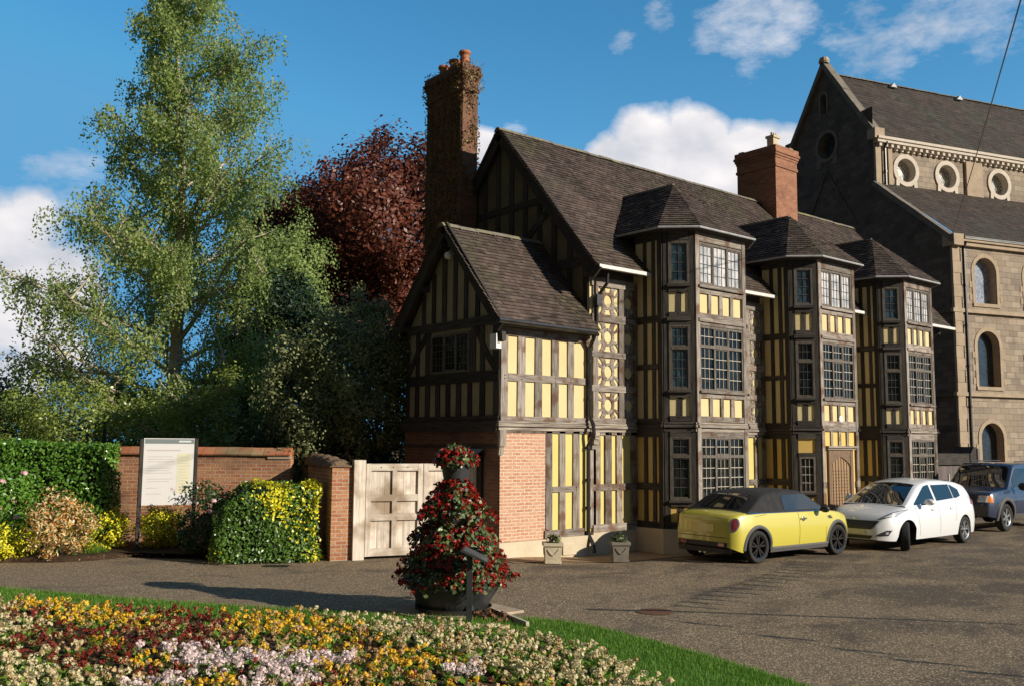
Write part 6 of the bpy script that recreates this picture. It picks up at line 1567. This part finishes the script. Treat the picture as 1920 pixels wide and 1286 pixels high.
# --- yellow convertible
M['yellow_paint'] = paint('yellow_paint', (.55, .48, .06), .4)
k = 1.07
yc = thing('yellow_convertible_car', 'yellow small convertible car with black fabric roof and black wheels parked by the bays', 'car', (16.90, 11.92, 0.0), R(-2.2), group='cars parked in front of the gatehouse')
S = dict(L=3.78*k, sill=.21, arch=.365, wr=.315, wheels=[-1.245*k, 1.245*k], tumble=.30, paint='yellow_paint', roofpaint='softtop', cabin=(-1.50*k, .98*k), crown=.03, rake=.12,
         hw=[(-2.03, .60), (-1.98, .72), (-1.85, .80), (-1.5, .845), (0, .855), (1.4, .84), (1.75, .78), (1.92, .68), (2.02, .50)],
         belt=[(-2.03, .80), (-1.95, .90), (-1.7, .955), (-1.2, .965), (0, .955), (.85, .945), (1.1, .93), (1.5, .88), (1.80, .80), (1.96, .68), (2.03, .55)],
         roof=[(-1.62, .95), (-1.52, .99), (-1.05, 1.27), (-.8, 1.335), (-.3, 1.36), (.15, 1.355), (.35, 1.335), (1.02, .95), (1.1, .93)])
c = Car(yc, S); c.build(); zb = lambda x: ip(c.tb, x)+.012
c.side('side_window', -.42, .33, lambda x: zb(x), lambda x: 1.29, 'carglass')
mbz = c.side('front_side_window', .33, .93, lambda x: zb(x), lambda x: max(zb(x)+.003, min(1.29, 1.29-(x-.33)*.54)), 'carglass')
c.side('side_window', -.42, .93, lambda x: zb(x), lambda x: max(zb(x)+.003, min(1.29, 1.29-(x-.33)*.54)), 'carglass', 1)
t = MB(); P = [(-.10, 0.0)]; seam(c, -.02, .96, -.16, 1.28)
c.side('chrome_strip', -1.55, .95, lambda x: ip(c.tb, x)-.012, lambda x: ip(c.tb, x)+.006, 'chrome', off=.008, m=1)
c.top('windscreen', .42, .98, .93, .98, 'carglass'); c.top('rear_window', -1.47, -1.06, .72, .70, 'carglass', off=.008)
for sg in (-1, 1):
    for wx in S['wheels']: c.arch(wx, sg=sg)
    c.side('sill_trim', -.96, .96, lambda x: .19, lambda x: .275, 'greyplastic', sg, .014, m=2)
c.side('sill_bright_strip', -.90, .95, lambda x: .262, lambda x: .300, 'alloy', -1, .018, m=1)
seam(c, -.02, .94, -.05, .30); seam(c, .90, .60, .88, .30); seam(c, -1.05, .93, -1.4, .90)
t = MB(); fy = Fr((0, 0, 0), (1, 0, 0)); 
for sg in (-1,):
    t = MB(); yy = c.W(.07, .80)+.02; wbox(t, .02, .20, -yy-.012, -yy+.012, .79, .82); lathe(t, (.11, -yy+.01, .80), [(.05, .0), (.04, .004), (0, .004)], 14, ax=(Vector((1, 0, 0)), Vector((0, 0, 1)), Vector((0, -1, 0)))); t.build('door_handle', M['chrome'], yc)
    t = MB(); yy = c.W(1.06, .80)+.006; prism(t, Fr((0, -yy, 0), (1, 0, 0)), [(.98, .83), (1.02, .77), (1.15, .77), (1.07, .84)], 0, .008); t.build('side_vent', M['chrome'], yc)
for sg in (-1, 1):
    c.bump('mirror', (.70, sg*.95, .985), (.075, .11, .075), 'blackplastic')
    t = MB(); tube(t, [(.72, sg*.80, .95), (.70, sg*.90, .96)], .018, 6); t.build('mirror_stem', M['blackplastic'], yc)
    # tail lamp oval on the rear corner
    Z = .735
    c.oval('tail_lamp_bezel', sg*.715, .75, .060, .135, 'chrome', -1, .006); c.oval('tail_lamp', sg*.715, .75, .046, .112, 'tail_dark', -1, .016)
    c.end('fog_lamp', ((sg*.40, .335), (sg*.54, .335), (sg*.54, .395), (sg*.40, .395)), 'redlens', -1, .022)
    c.end('headlight', ((sg*.42, .60), (sg*.66, .60), (sg*.66, .80), (sg*.46, .80)), 'clearlens', 1)
c.end('bumper_grille', ((-.60, .32), (.60, .32), (.62, .41), (-.62, .41)), 'blackplastic', -1, .012, n=16)
c.end('rear_valance', ((-.66, .20), (.66, .20), (.70, .295), (-.70, .295)), 'blackplastic', -1, .010, n=16)
c.end('boot_gap', ((-.64, .498), (.64, .498), (.64, .508), (-.64, .508)), 'dark', -1, .007, n=16, m=1)
c.end('number_plate_recess', ((-.30, .58), (.30, .58), (.30, .75), (-.30, .75)), 'yellow_paint', -1, .012)
t = MB(); tube(t, [(-2.03, -.06, .22), (-1.85, -.06, .22)], .045, 12); tube(t, [(-2.03, .06, .22), (-1.85, .06, .22)], .045, 12); t.build('exhaust', M['chrome'], yc)
t = MB(); tube(t, [(-.35, .0, 1.43), (-.42, 0, 1.50)], .006, 5); t.build('aerial', M['blackplastic'], yc)
for wx in S['wheels']:
    for sg in (-1, 1): c.wheel(wx, sg, 'alloy_black', 0, 5, .72, True)

# --- white hatchback, facing left
M['white_paint'] = paint('white_paint', (.72, .73, .75), .4)
k = 1.12; wc = thing('white_hatchback_car', 'white five door hatchback with its front wheels turned parked nose to the yellow car', 'car', (21.55, 11.36, 0.0), R(181.0), group='cars parked in front of the gatehouse')
S = dict(L=3.97*k, sill=.22, arch=.36, wr=.312, wheels=[-1.245*k, 1.245*k], tumble=.40, paint='white_paint', roofpaint='white_paint', cabin=(-2.02, 1.36), crown=.03, rake=.03, rs=3, rc=.045,
         hw=[(-2.23, .62), (-2.18, .74), (-2.0, .81), (-1.4, .855), (0, .86), (1.2, .85), (1.6, .82), (1.95, .74), (2.12, .62), (2.23, .42)],
         belt=[(-2.23, .82), (-2.1, .98), (-1.8, 1.06), (-1.0, 1.03), (0, .98), (.9, .955), (1.3, .94), (1.7, .86), (2.0, .74), (2.16, .62), (2.23, .50)],
         roof=[(-2.12, 1.0), (-1.98, 1.20), (-1.78, 1.36), (-1.4, 1.435), (-.8, 1.48), (-.2, 1.49), (.30, 1.43), (.55, 1.35), (1.36, .955), (1.4, .94)])
c = Car(wc, S); c.build(); zb = lambda x: ip(c.tb, x)+.018
rt = lambda x: min(1.40, ip(c.tt, x)-.065)
for sg in (1, -1):
    c.side('front_door_window', -.02, .98, zb, lambda x: max(zb(x)+.004, min(rt(x), 1.40-max(0, x-.18)*.50)), 'carglass', sg)
    c.side('rear_door_window', -.98, -.12, zb, lambda x: rt(x)-.01, 'carglass', sg)
    c.side('quarter_window', -1.38, -1.02, lambda x: zb(x)+.05*(-1.02-x)/.36, lambda x: max(zb(x)+.06, rt(x)-.02-.30*max(0, -1.08-x)), 'carglass', sg)
    seam(c, -.07, .96, -.10, .28, sg); seam(c, 1.00, .92, .86, .30, sg); seam(c, -1.0, 1.0, -.90, .55, sg)
    c.bump('mirror', (.70, sg*.99, 1.04), (.085, .12, .075), 'white_paint')
    t = MB(); tube(t, [(.76, sg*.82, .98), (.72, sg*.93, 1.0)], .02, 6); t.build('mirror_stem', M['blackplastic'], wc)
    for xh in (.12, -.80):
        t = MB(); yy = sg*(c.W(xh, .84)+.012); wbox(t, xh-.02, xh+.16, yy-.012, yy+.012, .83, .86); t.build('door_handle', M['white_paint'], wc)
    c.end('headlight', ((sg*.50, .70), (sg*.745, .76), (sg*.80, .885), (sg*.66, .80)), 'clearlens', 1, .008, 14, 6)
    c.end('headlight_surround', ((sg*.48, .685), (sg*.75, .745), (sg*.805, .90), (sg*.64, .815)), 'blackplastic', 1, .004, 14, 6)
    c.end('fog_lamp_recess', ((sg*.46, .33), (sg*.68, .34), (sg*.735, .46), (sg*.66, .455)), 'blackplastic', 1, .008)
    c.end('fog_lamp', ((sg*.64, .37), (sg*.68, .375), (sg*.685, .42), (sg*.645, .415)), 'clearlens', 1, .014, 5, 4)
    c.end('tail_lamp', ((sg*.60, .84), (sg*.77, .80), (sg*.72, 1.0), (sg*.60, 1.0)), 'redlens', -1, .008)
    c.side('tail_lamp', -2.12, -1.86, lambda x: .86+.2*(x+2.12), lambda x: ip(c.tb, x)-.01, 'redlens', sg, .010, 6, 4)
c.end('upper_grille', ((-.38, .47), (.38, .47), (.54, .655), (-.54, .655)), 'blackplastic', 1, .022, 16, 6)
for z in (.535, .57, .605, .64): c.end('grille_slat', ((-.43, z), (.43, z), (.43, z+.010), (-.43, z+.008)), 'greyplastic', 1, .026, 12, 1)
c.end('lower_grille', ((-.36, .265), (.36, .265), (.42, .34), (-.42, .34)), 'blackplastic', 1, .018, 16, 4); c.end('number_plate', ((-.27, .355), (.27, .355), (.27, .455), (-.27, .455)), 'plate', 1, .026)
c.top('windscreen', .42, 1.33, .93, .97, 'carglass', .005, 16); c.top('rear_window', -2.02, -1.72, .8, .8, 'carglass')
t = MB(); tube(t, [(-.0, 0, 1.53), (-.16, 0, 1.68)], .006, 5); t.build('aerial', M['blackplastic'], wc)
c.bump('badge', (2.215, 0, .70), (.012, .05, .025), 'chrome')
for sg in (-1, 1):
    c.wheel(S['wheels'][0], sg, 'alloy', 0, 5, .70, True); c.wheel(S['wheels'][1], sg, 'alloy', R(28), 5, .70, True)

# --- blue off-roader behind, facing left
M['blue_paint'] = paint('blue_paint', (.016, .026, .060), .35)
bc = thing('blue_offroad_car', 'dark blue boxy off-road car with grey wheel arches at the right edge', 'car', (28.42, 12.16, 0.0), R(180.0), group='cars parked in front of the gatehouse')
S = dict(L=4.75, sill=.38, arch=.46, wr=.375, wheels=[-1.42, 1.45], tumble=.16, paint='blue_paint', roofpaint='blue_paint', cabin=(-2.28, 1.18), crown=.03, rake=.06, rs=1,
         hw=[(-2.375, .84), (-2.3, .90), (0, .945), (1.9, .93), (2.2, .90), (2.375, .80)], belt=[(-2.375, 1.06), (-2.2, 1.12), (1.1, 1.12), (1.3, 1.12), (2.2, 1.06), (2.3, 1.0), (2.375, .80)],
         roof=[(-2.30, 1.15), (-2.24, 1.70), (-2.1, 1.80), (0, 1.82), (.40, 1.80), (.52, 1.76), (1.15, 1.14), (1.2, 1.12)])
c = Car(bc, S); c.build(); zb = lambda x: ip(c.tb, x)+.03
for sg in (1, -1):
    c.side('front_door_window', -.38, .78, zb, lambda x: max(zb(x)+.01, min(1.68, ip(c.tt, x)-.10)), 'carglass', sg); c.side('rear_door_window', -1.35, -.48, zb, lambda x: 1.68, 'carglass', sg); c.side('rear_quarter_window', -2.1, -1.45, zb, lambda x: 1.68, 'carglass', sg)
    seam(c, -.43, 1.1, -.43, .45, sg); seam(c, .86, 1.1, .84, .45, sg)
    for wx in S['wheels']: c.arch(wx, sg=sg, w=.09, out=.03)
    c.side('sill_trim', -.93, .96, lambda x: .38, lambda x: .46, 'greyplastic', sg, .02, m=2)
    c.bump('mirror', (.78, sg*1.10, 1.20), (.07, .13, .11), 'blackplastic')
    c.end('headlight', ((sg*.56, .80), (sg*.80, .80), (sg*.80, .98), (sg*.56, .98)), 'clearlens', 1, .010); c.side('indicator', 2.18, 2.335, lambda x: .80, lambda x: .97, 'amberlens', sg, .012, 5, 3)
    t = MB(); yy = sg*(c.W(-.2, .98)+.014); wbox(t, -.30, -.12, yy-.012, yy+.012, .97, 1.0); t.build('door_handle', M['blackplastic'], bc)
c.end('front_grille', ((-.50, .78), (.50, .78), (.50, .98), (-.50, .98)), 'blackplastic', 1, .010, 12)
c.end('front_bumper', ((-.80, .42), (.80, .42), (.80, .72), (-.80, .72)), 'greyplastic', 1, .03, 14); c.end('number_plate', ((-.26, .58), (.26, .58), (.26, .68), (-.26, .68)), 'plate', 1, .04)
c.top('windscreen', .56, 1.13, .95, .97, 'carglass')
for sg in (-1, 1):
    t = MB(); tube(t, [(-1.9, sg*.62, 1.87), (.1, sg*.62, 1.87)], .018, 6); t.build('roof_rail', M['blackplastic'], bc)
    for wx in S['wheels']: c.wheel(wx, sg, 'alloy', 0, 6, .64, False)

# strings of little pennants over the forecourt, right of the frame: their shadows cross the asphalt
def lift(gx, gy, h): return Vector((gx+.4250*2.475*h, gy-.905*2.475*h, h))
M['pennant'] = mat('pennant_cloth', (.45, .06, .05), .8)
def pennants(pts, step, lab, h=3.0):
    P = [lift(x, y, h) for x, y in pts]; bs = thing('bunting_string', lab, 'bunting', P[0], world=True, group='bunting strings over the forecourt'); t = MB(); tube(t, P, .008, 5); t.build('cord', M['iron'], bs)
    for i in range(len(P)-1):
        L_ = (P[i+1]-P[i]).length; n = max(1, int(L_/step))
        for k in range(n):
            p = P[i].lerp(P[i+1], (k+.5)/n); d = (P[i+1]-P[i]).normalized(); t = MB(); hh = random.uniform(.24, .33)
            tt = Vector((-.905, -.425, 0))*.040; t.face([p-tt, p+tt, p+tt*.6+Vector((0, 0, -hh)), p-tt*.6+Vector((0, 0, -hh))]); t.build('pennant', M['pennant'], bs)
pennants([(16.6, 11.0), (14.93, 10.35), (13.27, 9.83), (11.89, 9.5), (10.42, 9.0)], .36, 'string of small red pennants above the forecourt nearest the house')
pennants([(9.6, 8.7), (9.75, 7.6), (9.9, 6.4), (9.95, 5.0), (10.1, 3.6)], .62, 'string of small red pennants above the forecourt farther from the house')
t = MB(); tube(t, [lift(9.35, 9.55, 2.6), lift(10.4, 8.55, 2.6), lift(13.1, 5.32, 2.6), lift(15, 3.0, 2.6)], [.045, .040, .022, .018], 6); tag(t.build('rope', M['iron']), 'dark rope stretched low over the forecourt beyond the right of the frame', 'rope')

t = MB(); lathe(t, (9.95, 8.85, gz(9.95, 8.85)+hum(9.95, 8.85)+.002), [(.0, .004), (.24, .004), (.26, .0)], 28); tag(t.build('manhole_cover', mat('rusty_cover', (.16, .075, .04), .8, (.10, .05, .03), (14, 14, 14), 5, bump=.5)), 'small round rusty cover set in the forecourt', 'cover')
